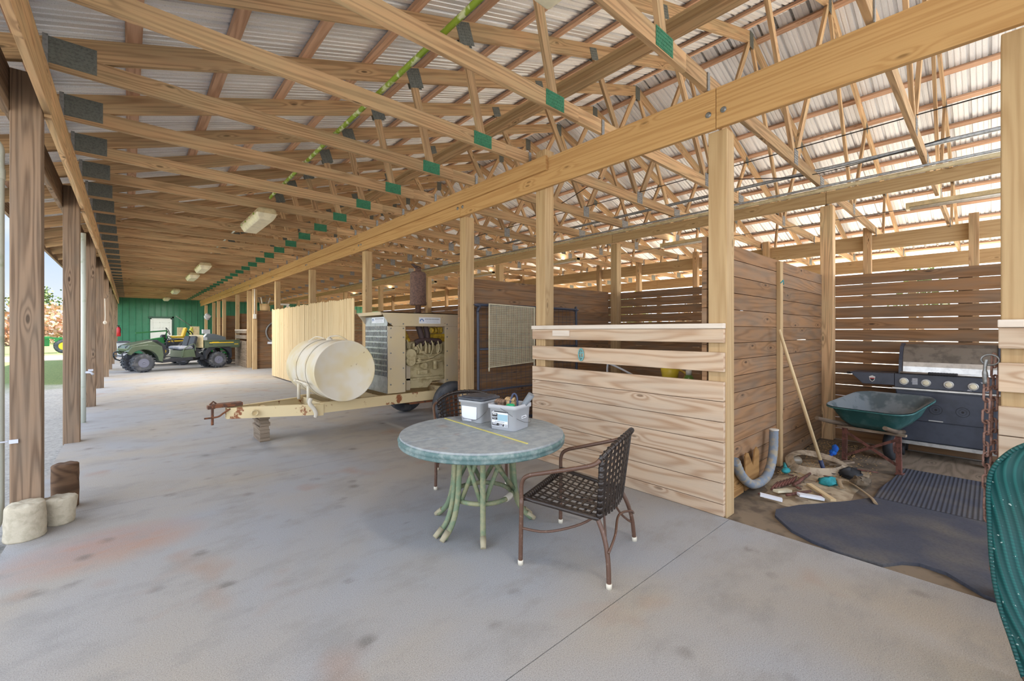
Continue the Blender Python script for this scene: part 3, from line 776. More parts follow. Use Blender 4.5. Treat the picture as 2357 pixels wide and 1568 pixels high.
# ------------------------------------------------------------ concrete plugs, log, stones, downspout
def lump(name, lb, cat, c, r0, r1, h, tilt=0, mat='concrete_lump', rough=.006):
    m = MB(); Mx = Matrix.Translation(c) @ Matrix.Rotation(tilt, 4, 'Y')
    n = 40; prof = [(r0*.97, 0), (r0, .01)]+[(r0+(r1-r0)*k/8, .01+(h-.02)*k/8) for k in range(1, 9)]+[(r1*.9, h), (r1*.55, h+.004), (.003, h)]
    b = len(m.v); m.lathe(prof, n, Mx, True, True, True)
    for i in range(b, len(m.v)):
        v = m.v[i]; d = noise.noise(v*16)*rough+noise.noise(v*50)*rough*.5
        ax = Vector((v.x-c[0], v.y-c[1], 0))
        if ax.length > .02: v += ax.normalized()*d
        if v.z > c[2]+h*.9: v.z += noise.noise(v*25)*rough*2.2
    o = m.build(name, M[mat], origin=c); tag(o, lb, cat, kind='thing'); return o
lump('concrete_plug', 'pale concrete plug in front of the nearest yard-side post', 'concrete plug', (-.562, 4.675, 0), .108, .104, .25)
lump('concrete_plug', 'smaller tapered concrete plug beside the nearest yard-side post', 'concrete plug', (-.40, 4.85, 0), .078, .096, .205)
lump('log_stub', 'short dark log stub standing behind the smaller concrete plug', 'log', (-.405, 5.25, 0), .085, .085, .37, 0, 'darklog', .003) if M.setdefault('darklog', wood('dark_log_bark', (110, 86, 66), (62, 46, 36), 1.0, .05)) else 0
for i in range(14):
    a = R.uniform(0, 6.28); p = (-.80-R.uniform(0, .18), 4.35+R.uniform(-.3, .55), -.07)
    m = MB(); m.ball((0, 0, 0), R.uniform(.04, .075), 8, (1.2, 1, .6))
    for v in m.v: v += v.normalized()*noise.noise(v*18+Vector((i, 0, 0)))*.02
    o = m.build('dark_stone', M.setdefault('stone', plain('dark_stone', (88, 96, 96), .9, var=.5, vs=10)))
    o.location = p; tag(o, 'dark stone beside the slab edge at the foot of the downspout', 'stone', 'stones at the foot of the downspout', 'thing')
t = thing('downspout', 'off-white downspout pipe beside the nearest yard-side post', 'downspout', (-.74, 4.88, 0))
m = MB(); m.tube(curve([(-1.28, 4.88, 3.22), (-1.15, 4.88, 3.14), (-.9, 4.88, 2.98), (-.755, 4.88, 2.88), (-.74, 4.88, 2.75), (-.74, 4.88, 2.4)], 5)+[(-.74, 4.88, .1), (-.78, 4.84, .0), (-.9, 4.75, -.05)], .052, 14); m.build('pipe', M['pvc'], t)
m = MB(); m.lathe([(.056, 0), (.058, .005), (.058, .075), (.056, .08)], 14, Matrix.Translation((-.74, 4.88, 2.62))); m.build('coupling', M['pvc'], t)
m = MB(); m.tube([(-.80, 4.82, .68), (-.74, 4.815, .685), (-.66, 4.79, .69)], .006, 6); m.box((-.655, 4.787, .672), (-.61, 4.797, .70)); m.build('strap', M['tubw'], t)
t = thing('standpipe', 'white vertical water standpipe with a tap between two yard-side posts', 'pipe', (-.56, 9.9, 0))
m = MB(); m.tube([(-.56, 9.9, -.02), (-.56, 9.9, 3.1)], .035, 12); m.build('pipe', M['pvc'], t)
m = MB(); m.tube([(-.56, 9.9, .82), (-.47, 9.88, .82), (-.44, 9.87, .78)], .02, 8); m.box((-.5, 9.85, .84), (-.44, 9.89, .87)); m.build('tap', M['tubw'], t)
# ------------------------------------------------------------ mat stall
def matmat(name, rib):
    N = NT(name); co = N.coord('Object')
    if rib:
        x = N.new('ShaderNodeSeparateXYZ'); N.l.new(co, x.inputs[0])
        h = N.math('SINE', N.math('MULTIPLY', x.outputs[1], 210.0))
    else: h = N.noise(co, 60.0, 2.0)
    n = N.noise(co, 2.5, 3.0)
    c = N.mix(N.ramp(n, [(.45, 0.0), (.72, 1.0)]), lin(66, 70, 83), lin(98, 94, 90))
    c = N.mix(N.math('MULTIPLY', N.ramp(h, [(.3, 1.0), (.6, 0.0)]), .35), c, lin(44, 46, 54))
    return N.done(c, .75, bump=h, bs=.6, bd=.004)
def matslab(poly, z0, z1, mat, name, lb, cat='mat'):
    m = MB(); m.prism(poly, z0, z1)
    c = (sum(p[0] for p in poly)/len(poly), sum(p[1] for p in poly)/len(poly), z0)
    return tag(m.build(name, mat, origin=c), lb, cat, kind='thing')
edge = [(3.60, -.05), (3.62, .02), (3.70, .1), (3.78, .18), (3.80, .30), (3.74, .38), (3.61, .46), (3.60, .7), (3.64, .85), (3.72, 1.0), (3.92, 1.17), (4.05, 1.2), (4.3, 1.1), (4.5, .97), (4.75, .82)]
matslab([(3.60, -2.0), (5.0, -2.0), (5.0, .7)]+edge[::-1], -.02, .002, matmat('pebbled_rubber_mat', 0), 'rubber_mat', 'dark pebbled rubber mat at the opening of the stall')
matslab([(5.01, -2.0), (6.3, -2.0), (6.3, .62), (5.75, .66), (5.35, .7), (5.01, .7)], -.02, .003, matmat('ribbed_rubber_mat', 1), 'rubber_mat', 'ribbed rubber mat between the barbecue and the pebbled mat')
matslab([(6.31, -1.6), (7.28, -1.6), (7.28, 1.1), (6.31, 1.1)], -.02, -.004, M['greywood'], 'floor_board', 'grey floor boards under the barbecue', 'board')
m = MB()
for i in range(60):
    u = i/59
m.grid(lambda u, v: (4.05+2.3*u, .75+.85*v, -.035+.05*max(0, math.sin(PI*u))*max(0, math.sin(PI*v))*(1+.55*noise.noise(Vector((u*7, v*5, 0))))), 60, 30)
tag(m.build('loose_sand', plain('grey_sand', (176, 160, 134), .95, col2=(146, 128, 104), vs=8), origin=(5.2, 1.1, 0)), 'thin drift of loose grey sand under the scrap heap', 'sand', kind='stuff')
m = MB()
for i in range(700):
    x = R.uniform(5.0, 7.0); y = R.uniform(1.05, 1.55) if R.random() < .75 else R.uniform(.8, 1.5); a = R.uniform(0, 6.3); l = R.uniform(.008, .02)
    m.bar((x, y, .016+R.uniform(0, .006)), (x+l*math.cos(a), y+l*math.sin(a), .018+R.uniform(0, .006)), .004, .003)
tag(m.build('wood_shavings', plain('shavings', (196, 160, 104), .9), origin=(6, 1.3, 0)), 'scattered tan wood shavings along the partition foot', 'shavings', kind='stuff')

# gas barbecue
M['bbq'] = plain('blue_black_enamel', (62, 68, 82), .4, var=.25, vs=6)
M['bbqhood'] = plain('grimy_hood', (118, 110, 100), .5, .2, col2=(92, 86, 78), vs=10)
M['steel'] = plain('brushed_steel', (196, 196, 194), .3, .7, var=.2, vs=14)
M['rubber'] = plain('handle_rubber', (40, 40, 44), .7)
GX = 6.96
t = thing('gas_barbecue', 'large black gas barbecue with grey hood against the back wall', 'barbecue', (GX+.2, .37, 0))
y0, y1 = -.06, .77
m = MB(); m.box((GX+.012, y0, .19), (7.4, y1, .80)); m.build('cabinet', M['bbq'], t, bevel=.008)
for a, b, nm in ((.44, .775, 'drawer_front'), (.2, .432, 'drawer_front')):
    m = MB(); m.box((GX, y0+.01, a), (GX+.012, y1-.01, b)); dr = m.build(nm, M['bbq'], t, bevel=.004)
    if a > .4:
        m = MB()
        for yy in (.42, .205):
            Mx = Matrix.Translation((GX, yy, .585)) @ Matrix.Rotation(-PI/2, 4, 'Y')
            m.lathe([(.055, 0), (.055, .002), (.052, .002), (.052, 0)], 28, Mx, capb=False, capt=False); m.lathe([(.032, 0), (.032, .001), (.030, .001), (.030, 0)], 28, Mx, capb=False, capt=False); m.lathe([(.012, 0), (.012, .0025)], 14, Mx)
        m.build('round_vent', M['dark'], dr)
        m = MB(); m.box((GX-.004, .36, .45), (GX, .48, .46)); m.build('pull_slot', M['steel'], dr)
m = MB(); m.prism([(y0-.03, .825), (y1+.005, .825), (y1+.005, .985), (y0-.03, .985)], GX-.035, GX+.02, Matrix(((0, 0, 1, 0), (1, 0, 0, 0), (0, 1, 0, 0), (0, 0, 0, 1)))); pn = m.build('control_panel', M['bbq'], t, bevel=.004)
for yy, zz in ((.69, .897), (.50, .893), (.315, .889), (.125, .885)):
    Mx = Matrix.Translation((GX-.035, yy, zz)) @ Matrix.Rotation(-PI/2, 4, 'Y')
    m = MB(); m.lathe([(.043, 0), (.043, .005), (.036, .007), (.034, .003)], 24, Mx); k_ = m.build('knob', M['steel'], t)
    m = MB(); m.lathe([(.029, .003), (.029, .02), (.026, .026), (.02, .028)], 20, Mx); m.build('knob_cap', M['lamp'], k_)
m = MB(); m.m = 0
for (ya, za, n, w) in ((.625, .935, 9, .055), (.075, .935, 2, .05), (.06, .845, 2, .05), (.17, .845, 2, .035)):
    for k in range(n): m.box((GX-.0362, ya-w, za-k*.0085), (GX-.0352, ya-R.uniform(0, .012), za-k*.0085+.0035))
m.build('printed_text', M['paper'], pn)
m = MB(); m.box((GX-.02, y0-.02, .795), (GX+.01, y1+.03, .82)); m.build('trim_rail', M['steel'], t, bevel=.004)
m = MB(); m.box((GX-.01, y0, .15), (GX+.03, y1-.03, .19)); m.build('base_rail', M['steel'], t)
# side shelf
m = MB(); m.prism([(y1+.008, .84), (1.08, .835), (1.21, .975), (y1+.008, .985)], GX-.03, GX+.33, Matrix(((0, 0, 1, 0), (1, 0, 0, 0), (0, 1, 0, 0), (0, 0, 0, 1)))); sh = m.build('side_shelf', M['bbq'], t, bevel=.005)
m = MB(); m.box((GX+.0, 1.20, .945), (GX+.05, 1.245, .972)); m.build('tool_hook', M['dark'], sh)
m = MB(); m.m = 0
Mx = Matrix(((0, 0, 1, 0), (1, 0, 0, 0), (0, 1, 0, 0), (0, 0, 0, 1)))
m.prism([(.985, .865), (1.008, .885), (1.015, .93), (.985, .945), (.955, .93), (.962, .885)], GX-.032, GX-.03, Mx); m.m = 1; m.prism([(.985, .873), (1.002, .89), (1.007, .915), (.963, .915), (.968, .89)], GX-.0335, GX-.032, Mx); m.m = 2; m.box((GX-.0345, .962, .905), (GX-.033, 1.008, .914))
m.build('shield_badge', [M['steel'], M['dark'], M['red']], sh)
# hood
prof = [(GX-.01, .99), (GX-.005, 1.06), (GX+.02, 1.14), (GX+.07, 1.23), (GX+.14, 1.30), (GX+.23, 1.335), (GX+.33, 1.335), (GX+.42, 1.29), (GX+.44, 1.0)]
MX = Matrix(((1, 0, 0, 0), (0, 0, -1, 0), (0, 1, 0, 0), (0, 0, 0, 1)))
m = MB(); m.prism(prof, -(y1-.06), -(y0-.0), MX); hd = m.build('hood', M['bbqhood'], t, bevel=.006)
for ya, yb in ((y1-.06, y1-.03), (y0-.03, y0)):
    m = MB(); m.prism([(x+(-.012 if x < GX+.2 else .01), z+(.012 if z > 1.1 else 0)) for x, z in prof], -yb, -ya, MX); m.build('hood_end', M['bbq'], hd)
m = MB(); m.bar((GX-.014, y1-.07, 1.035), (GX-.014, y0+.01, 1.035), .085, .004, (-1, 0, .1)); m.bar((GX+.0, y1-.07, 1.1), (GX+.0, y0+.01, 1.1), .06, .004, (-1, 0, .3)); m.build('steel_band', M['steel'], hd)
m = MB(); m.tube([(GX-.06, y1-.05, 1.005), (GX-.06, y0-.02, 1.005)], .011, 12)
for yy in (y1-.08, y0+.03): m.tube([(GX-.06, yy, 1.005), (GX-.005, yy, 1.01)], .008, 8)
hn = m.build('handle_bar', M['steel'], hd)
m = MB(); m.lathe([(.016, -.12)]+[(.019 if k % 2 else .0165, -.12+.24*k/20) for k in range(1, 20)]+[(.016, .12)], 14, Matrix.Translation((GX-.06, .36, 1.005)) @ Matrix.Rotation(PI/2, 4, 'X')); m.build('grip', M['rubber'], hn)
for xx, yy in ((GX+.06, y0+.08), (GX+.06, y1-.06), (7.32, y0+.08), (7.32, y1-.06)):
    m = MB(); m.lathe([(.05, -.018), (.06, -.014), (.06, .014), (.05, .018)], 18, Matrix.Translation((xx, yy, .056)) @ Matrix.Rotation(PI/2, 4, 'X')); m.box((xx-.015, yy-.025, .07), (xx+.015, yy+.025, .16)); m.build('caster', M['dark'], t)

# wheelbarrow
M['darkwood'] = wood('dark_handle_wood', (124, 108, 92), (80, 66, 54), .8, .05, .8)
M['barrow'] = plain('scuffed_green_tray', (38, 92, 92), .55, col2=(66, 112, 112), vs=9)
M['barrowin'] = plain('dusty_tray_inside', (112, 120, 124), .8, col2=(80, 92, 96), vs=5, thr=(.5, .6))
M['rust'] = rusty('rusty_red_steel', (112, 70, 60), (84, 54, 44), amt=.5, sc=20, rough=.8)
ax = Vector((.985, -.17, 0)).normalized(); sd_ = Vector((.17, .985, 0))
BC = Vector((6.03, .87, 0))
t = thing('wheelbarrow', 'green wheelbarrow with rusty legs in front of the barbecue', 'wheelbarrow', BC, math.atan2(ax.y, ax.x))
# local: x forward, y to its left
def trayring(x0, x1, w0, w1, z0, z1, r=.12):
    o = []
    for x, y in rrect(.5, .5, .2, 5):
        s = x+.5; o.append((x0+(x1-x0)*s, y*2*(w0+(w1-w0)*s), z0+(z1-z0)*s))
    return o
m = MB()
loft(m, [trayring(-.02, .55, .2, .22, .43, .48), trayring(-.12, .66, .27, .28, .50, .57), trayring(-.21, .77, .35, .34, .64, .735), trayring(-.25, .81, .385, .37, .655, .75), trayring(-.25, .81, .385, .37, .64, .735), trayring(-.225, .785, .365, .355, .635, .73)], True, False)
m.build('tray', M['barrow'], t, local=True)
m = MB()
loft(m, [trayring(-.01, .54, .19, .21, .437, .487), trayring(-.11, .65, .26, .27, .506, .576), trayring(-.20, .76, .34, .33, .647, .742), trayring(-.245, .805, .38, .365, .661, .756)], True, False)
m.build('tray_inside', M['barrowin'], t, local=True)
m = MB()
m.grid(lambda u, v: (.05+.03*math.cos(0)+(.12+.05*v)*.6*math.cos(2*PI*u)+.1, .02+(.13+.05*v)*.8*math.sin(2*PI*u), .452+.0*u+.05*(.05+.12*.6*math.cos(2*PI*u)+.1)), 24, 1, True, True)
m.build('tray_stain', M['barrow'], t, local=True)
for s in (-1, 1):
    m = MB(); m.tube([(-.55, s*.29, .56), (-.3, s*.265, .50), (.1, s*.2, .42), (.62, s*.1, .34)], [.02, .024, .026, .026], 10); m.build('handle', M['darkwood'], t, local=True)
    m = MB(); m.bar((.0, s*.235, .40), (.0, s*.24, .012), .045, .03, (1, 0, 0)); m.box((-.02, s*.24-.03, -.002), (.06, s*.24+.03, .012)); m.build('leg', M['rust'], t, local=True)
    m = MB(); m.bar((-.005, s*.225, .36), (-.005, -s*.23, .09), .028, .008, (1, 0, 0)); m.build('leg_brace', M['rust'], t, local=True)
m = MB(); m.bar((-.01, -.30, .415), (-.01, .30, .415), .05, .022, (0, 0, 1)); m.build('crosspiece', M['greywood'], t, local=True)
Wm = Matrix.Translation((.62, 0, .175)) @ Matrix.Rotation(PI/2, 4, 'X')
m = MB(); m.lathe([(.10, -.035), (.15, -.045), (.172, -.03), (.177, 0), (.172, .03), (.15, .045), (.10, .035)], 28, Wm, capb=False, capt=False); wh = m.build('wheel', M['black'], t, local=True)
m = MB(); m.lathe([(.03, -.05), (.03, -.03), (.10, -.03), (.10, .03), (.03, .03), (.03, .05)], 20, Wm); m.build('hub', M['rust'], wh, local=True)
m = MB(); m.ball(BC+Vector((-.03, .31, .16)), .04, 10, (1, .8, 1.2)); m.ball(BC+Vector((-.03, .33, .11)), .035, 10); m.tube(curve([BC+Vector((-.035, .30, .16)), BC+Vector((-.06, .33, .1)), BC+Vector((-.05, .36, .05))], 5), .014, 8)
for v in m.v: v += Vector((noise.noise(v*40), noise.noise(v*40+Vector((5, 0, 0))), 0))*.012
tag(m.build('blue_rag', plain('bright_blue_cloth', (30, 110, 206), .8, col2=(20, 70, 170), vs=20), origin=BC+Vector((-.03, .31, .1))), 'crumpled bright blue rag tied on the wheelbarrow leg', 'rag', kind='thing')

# shovel leaning
t = thing('shovel', 'shovel with a pale wooden handle leaning on the board partition', 'shovel', (5.42, 1.18, 0))
p0 = Vector((5.36, 1.17, .13)); p1 = Vector((5.16, 1.50, 1.515))
m = MB(); m.tube([p0, p1], .0165, 12); m.build('handle', M['fence'], t)
dr_ = (p1-p0).normalized()
m = MB(); m.tube([p0+dr_*.03, p0-dr_*.12], [.021, .019], 10); m.build('socket', M['inkdark'] if 'inkdark' in M else plain('blue_black_steel', (40, 50, 84), .5), t)
m = MB(); m.grid(lambda u, v: tuple(p0-dr_*(.1)+Vector((.16*v, -.06*v+(u-.5)*.16*(1-.5*v*v), -.012*v-.0+.012*math.cos((u-.5)*3))) ), 8, 6); m.build('blade', M['dark'], t, solid=.003)

# scrap heap things
t = thing('flexible_hose', 'bent grey ribbed hose standing against the board partition', 'hose', (4.5, 1.48, 0))
m = MB(); m.tube(curve([(3.95, 1.49, .36), (4.1, 1.49, .2), (4.3, 1.48, .08), (4.5, 1.47, .052), (4.72, 1.475, .07), (4.88, 1.485, .17), (4.95, 1.49, .30), (4.98, 1.495, .47)], 9), [.042+.0025*(k % 2) for k in range(64)], 12, flat=.95)
m.build('hose', plain('dusty_blue_grey_hose', (120, 132, 146), .7, col2=(158, 148, 128), vs=14), t)
m = MB(); m.lathe([(.03, 0), (.046, 0), (.046, .01), (.03, .01)], 14, Matrix.Translation((4.98, 1.495, .472))); m.build('hose_end', M['white'], t)
def notched(x0, x1, h, notch, lb):
    m = MB(); Mx = Matrix.Translation((0, 1.535, 0)) @ Matrix.Rotation(PI/2, 4, 'X')
    m.prism([(x0, 0), (x1, 0), (x1, h*.85), (x1-.06, h)]+notch+[(x0+.03, h*.98), (x0, h*.9)], -.006, .006, Mx)
    tag(m.build('scrap_board', M.setdefault('ply', wood('tan_ply', (160, 122, 76), (120, 84, 48), 1.0, .05)), origin=((x0+x1)/2, 1.535, 0)), lb, 'board', kind='thing')
notched(4.30, 4.66, .36, [(4.55, .34), (4.5, .2), (4.38, .34)], 'notched tan board scrap standing behind the grey hose')
notched(3.92, 4.26, .25, [(4.1, .22)], 'short tan board scrap below the grey hose near the post')
# barrel hoop: flat metal band lying bent
m = MB(); strip(m, curve([(5.30, 1.42, .06), (5.5, 1.49, .10), (5.75, 1.42, .11), (5.83, 1.20, .08), (5.70, 1.03, .05), (5.45, 1.05, .045), (5.27, 1.2, .045), (5.24, 1.34, .05), (5.30, 1.42, .06)], 7), .085, lambda q: (-.75+(q[0]-5.5)*1.2, -.2+(q[1]-1.25)*1.5, .6))
tag(m.build('strap_hoop', plain('dusty_strapping', (176, 160, 138), .9, col2=(140, 124, 104), vs=14), origin=(5.55, 1.25, 0)), 'dusty pale hoop of broad strapping lying round the shovel blade', 'hoop', kind='thing')
def rod(p0, p1, r, mat, name, lb, cat, group=None, flat=1.0):
    m = MB(); m.tube([p0, tuple((a+b)/2 for a, b in zip(p0, p1)), p1], [r*.8, r, r*.7], 8, flat=flat)
    c = tuple((a+b)/2 for a, b in zip(p0, p1)); tag(m.build(name, mat, origin=c), lb, cat, group, 'thing')
for i in range(7):
    x = 4.46+i*.055; y = 1.36-.012*i
    rod((x, y, .022), (x+.25, y+.02, .026), .012, M['rust'], 'rusty_bar', ORD[i]+' rusty bar of the row lying beside the hose end, counted from the post', 'bar', 'rusty bars on the stall floor')
rod((4.72, 1.25, .03), (5.2, 1.23, .04), .016, M['rust'], 'rusty_bar', 'longest rusty bar, pointing at the hoop', 'bar', 'rusty bars on the stall floor')
rod((4.40, 1.22, .025), (4.66, 1.10, .03), .016, M['rust'], 'rusty_bar', 'rusty bar lying nearest the pebbled mat', 'bar', 'rusty bars on the stall floor')
rod((5.75, 1.0, .025), (5.83, .78, .02), .009, M['rust'], 'rusty_rod', 'thin rusty rod by the wheelbarrow leg', 'rod')
def slip(c, w, l, rz, lb, mat='paper'):
    m = MB(); Mx = Matrix.Translation(c) @ Matrix.Rotation(rz, 4, 'Z') @ Matrix.Rotation(.12, 4, 'Y')
    m.box((-l/2, -w/2, 0), (l/2, w/2, .022), Mx)
    o = m.build('paper_carton', M[mat], origin=c); tag(o, lb, 'carton', 'flattened cartons on the stall floor', 'thing')
    m2 = MB(); m2.box((-l*.3, -w*.3, .022), (l*.25, w*.1, .0228), Mx); m2.build('print', M['inkblue'], o)
slip((4.25, 1.30, .012), .05, .17, -1.2, 'white carton nearest the hose and the post'); slip((4.53, 1.07, .012), .06, .2, -.9, 'white carton at the edge of the pebbled mat'); slip((4.5, 1.28, .012), .05, .2, -.3, 'dull carton lying among the rusty bars', 'lamp')
m = MB(); m.bar((4.86, 1.16, .03), (4.57, .91, .025), .045, .018); tag(m.build('wood_stick', M['fence'], origin=(4.7, 1.03, .03)), 'flat pale wood stick on the edge of the pebbled mat', 'stick', kind='thing')
def ragb(c, s, sq, mat, name, lb, cat='rag', seed=0):
    m = MB(); m.ball(c, s, 16, sq)
    for v in m.v: v += Vector((noise.noise(v*22+Vector((seed, 0, 0))), noise.noise(v*22+Vector((0, seed, 9))), .5*noise.noise(v*22+Vector((3, 3, seed)))))*s*.6
    for v in m.v: v.z = max(v.z, .006)
    return tag(m.build(name, mat, origin=c), lb, cat, kind='thing')
teal = plain('teal_cloth', (44, 148, 156), .8, var=.3, vs=30)
ragb((5.07, 1.05, .035), .08, (1, .9, .5), teal, 'teal_rag', 'crumpled teal rag beside the flat wood stick', seed=2)
ragb((5.5, .95, .04), .11, (1.2, .9, .5), M['black'], 'black_rag', 'black rag heaped beside the hoop', seed=4)
ragb((5.25, .84, .04), .09, (1.1, .8, .6), plain('brown_leather', (110, 96, 78), .9, var=.3, vs=20), 'leather_scrap', 'curled brown leather scrap on the ribbed mat', 'leather', 6)
t = thing('hand_scoop', 'teal plastic scoop lying by the hose', 'scoop', (5.2, 1.45, 0))
m = MB(); m.ball((5.14, 1.43, .035), .055, 14, (1.3, .7, .5)); m.build('bowl', teal, t)
m = MB(); m.tube([(5.2, 1.45, .035), (5.34, 1.5, .05)], [.02, .014], 8); m.build('handle', teal, t)
t = thing('glass_jar', 'empty jar with a white lid lying beside the hoop', 'jar', (5.45, 1.46, .05))
m = MB(); m.lathe([(.03, 0), (.045, .01), (.045, .12), (.035, .135)], 16, Matrix.Translation((5.50, 1.50, .047)) @ Matrix.Rotation(PI/2, 4, 'Y') @ Matrix.Rotation(.6, 4, 'X')); m.build('jar', plain('dusty_glass', (138, 128, 112), .3), t)
m = MB(); m.lathe([(.046, 0), (.046, .02), (.04, .022)], 16, Matrix.Translation((5.478, 1.50, .047)) @ Matrix.Rotation(PI/2, 4, 'Y') @ Matrix.Rotation(.6, 4, 'X')); m.build('lid', M['paper'], t)
m = MB(); m.tube(curve([(5.0, .93, .02), (5.15, .98, .05), (5.2, .9, .03), (4.95, .72, .015), (4.8, .66, .012)], 6), .02, 8, flat=.4); tag(m.build('leather_strap', plain('tan_strap', (150, 130, 102), .9), origin=(5.0, .85, 0)), 'stiff tan strap curling over the mat edge', 'strap', kind='thing')
m = MB(); m.bar((5.75, 1.2, .03), (5.98, 1.02, .05), .06, .02); tag(m.build('wood_offcut', M['greywood'], origin=(5.86, 1.1, .03)), 'grey wood offcut beside the wheelbarrow leg', 'offcut', kind='thing')

# hanging chain with snap hook
M['chain'] = rusty('rusty_chain', (150, 116, 104), (120, 88, 76), amt=.5, sc=60, rough=.7)
t = thing('hanging_chain', 'rusty red chain doubled through a ring on the nearest post', 'chain', (3.66, -.03, 1.34))
def link(m, c, rot):
    pts = []
    for k in range(14):
        a = 2*PI*k/14; x = .0165*math.cos(a); z = .0165*math.sin(a)+(.024 if math.sin(a) > 0 else -.024)
        pts.append(Vector((x*math.cos(rot), x*math.sin(rot), z))+Vector(c))
    m.tube(pts, .0055, 6, True)
for x, y, z0, z1 in ((3.63, .012, 1.20, .40), (3.70, -.018, 1.33, .07)):
    m = MB(); z = z0; k = 0
    while z > z1:
        link(m, (x+.004*math.sin(k), y+.003*math.cos(k*2), z), .5+(k % 2)*PI/2); z -= .062; k += 1
    m.build('strand', M['chain'], t)
m = MB(); m.tube([(3.66+.0*k, -.0+.035*math.cos(2*PI*k/20), 1.335+.03*math.sin(2*PI*k/20)) for k in range(20)], .005, 6, True); m.build('ring', M['galv'], t)
m = MB(); m.tube(curve([(3.62, .014, 1.34), (3.62, .02, 1.28), (3.625, .016, 1.2)], 4), [.008]*5+[.012]*4, 8); m.build('snap_hook', M['galv'], t)

# green mesh sling chair, mostly out of frame
def meshmat():
    N = NT('green_mesh_weave'); uv = N.coord('UV')
    x = N.new('ShaderNodeSeparateXYZ'); N.l.new(uv, x.inputs[0])
    wv = N.math('SINE', N.math('MULTIPLY', x.outputs[0], 430.0)); w2 = N.math('SINE', N.math('MULTIPLY', x.outputs[1], 900.0))
    n = N.noise(N.coord('Object'), 60.0, 2.0); n2 = N.noise(N.coord('Object'), 3.0)
    c = N.mix(N.ramp(wv, [(.2, 0.0), (.8, 1.0)]), lin(8, 74, 72), lin(20, 100, 95))
    c = N.mix(N.math('MULTIPLY', N.ramp(w2, [(.3, 1.0), (.6, 0.0)]), .35), c, lin(6, 56, 60))
    c = N.mix(N.ramp(n2, [(.5, 0.0), (.7, .4)]), c, lin(40, 66, 58))
    c = N.mix(N.ramp(n, [(.7, 0.0), (.74, .8)]), c, lin(196, 214, 206))
    return N.done(c, .6, bump=wv, bs=.5, bd=.003)
M['mesh'] = meshmat()
t = thing('mesh_chair', 'green mesh lounge chair at the frame edge beside the chain post', 'chair', (3.0, -.45, 0))
# outline of the sling as seen: a rounded shell facing +X
rim = curve([(2.852, -0.096, 0.014), (2.861, -0.064, 0.144), (2.879, -0.027, 0.289), (2.901, -0.006, 0.446), (2.922, 0.002, 0.633), (2.918, 0.005, 0.771), (2.9, -0.005, 0.867), (2.893, -0.04, 0.941), (2.883, -0.098, 1.006), (2.918, -0.196, 1.05), (2.979, -0.331, 1.062)], 5)
cx = Vector((2.72, -.62, .5))
m = MB()
m.grid(lambda u, v: tuple((lambda p: p+(Vector((2.55, -.85, .25+p.z*.62))-p)*v+Vector((.09, .05, 0))*math.sin(PI*v))(rim[min(len(rim)-1, int(round(u*(len(rim)-1))))])), len(rim)-1, 14)
for k, f in enumerate(m.uv): m.uv[k] = [(b*.35+.12*a, a*.9) for a, b in f]
m.build('sling', M['mesh'], t, solid=.006)
m = MB(); m.tube(rim, .009, 8); m.build('piping', M['mesh'], t)
m = MB(); m.tube([(2.62, -.75, .9), (2.6, -.8, .4), (2.66, -.62, .012)], .014, 8); m.tube([(2.62, -.7, .4), (2.45, -.95, .012)], .014, 8); m.tube([rim[0], (2.75, -.3, .06), (2.66, -.62, .1)], .012, 8); m.build('frame', M['tubebrown'], t)

m = MB(); m.tube(curve([(5.355, 1.54, 2.03), (5.405, 1.538, 2.05), (5.455, 1.545, 2.07)], 4), .006, 6); m.tube([(5.455, 1.545, 2.07), (5.47, 1.545, 2.02)], .005, 6)
tag(m.build('teal_string', teal, origin=(5.4, 1.54, 2.05)), 'bit of teal string tied round the batten on the board partition', 'string', kind='thing')
for i in range(22):
    x = R.uniform(4.25, 5.35); y = R.uniform(.98, 1.42); a = R.uniform(0, 6.28); l = R.uniform(.03, .1)
    m = MB(); m.bar((-l/2*math.cos(a), -l/2*math.sin(a), .008), (l/2*math.cos(a), l/2*math.sin(a), .014), R.uniform(.012, .03), .008)
    o = m.build('wood_chip', M['greywood'] if i % 3 else M['rust']); o.location = (x, y, .008)
    tag(o, 'small chip of scrap lying in the sand of the mat stall', 'scrap', 'scrap chips in the sand of the mat stall', 'thing')
# ------------------------------------------------------------ generator trailer
M['cream'] = rusty('cream_paint', (208, 190, 152), (128, 72, 40), amt=.66, sc=7, fade=(198, 184, 160))
M['frame'] = rusty('rusty_cream_frame', (216, 196, 152), (140, 84, 48), amt=.62, sc=6)
M['tank'] = rusty('chalky_tank_paint', (216, 208, 190), (120, 84, 58), amt=.72, sc=12, fade=(212, 196, 156))
M['coupler'] = rusty('orange_rusty_iron', (126, 78, 50), (88, 60, 46), amt=.5, sc=16, rough=.8)
M['grille'] = plain('aluminium_grille', (176, 180, 186), .35, .6, var=.25, vs=8)
M['engine'] = plain('oily_cream_casting', (196, 182, 142), .6, col2=(164, 148, 108), vs=9)
M['yellow'] = plain('yellow_engine_paint', (206, 170, 50), .5, col2=(150, 120, 40), vs=12)
M['manifold'] = plain('dark_manifold_iron', (70, 54, 52), .7)
M['exhaust'] = plain('rusted_muffler', (116, 90, 78), .75, .2, col2=(92, 72, 66), vs=30)
t = thing('generator_trailer', 'cream generator trailer parked across the aisle, tongue on wood blocks', 'trailer', (2.5, 6.5, 0))
def channel(m, p0, p1, h, w, side):     # C channel
    p0 = Vector(p0); p1 = Vector(p1); d = (p1-p0).normalized(); s = Vector((0, 0, 1)).cross(d).normalized()*side
    m.bar(p0, p1, .008, h); 
    for z in (-h/2+.004, h/2-.004): m.bar(p0+s*w/2+Vector((0, 0, z)), p1+s*w/2+Vector((0, 0, z)), w, .008)
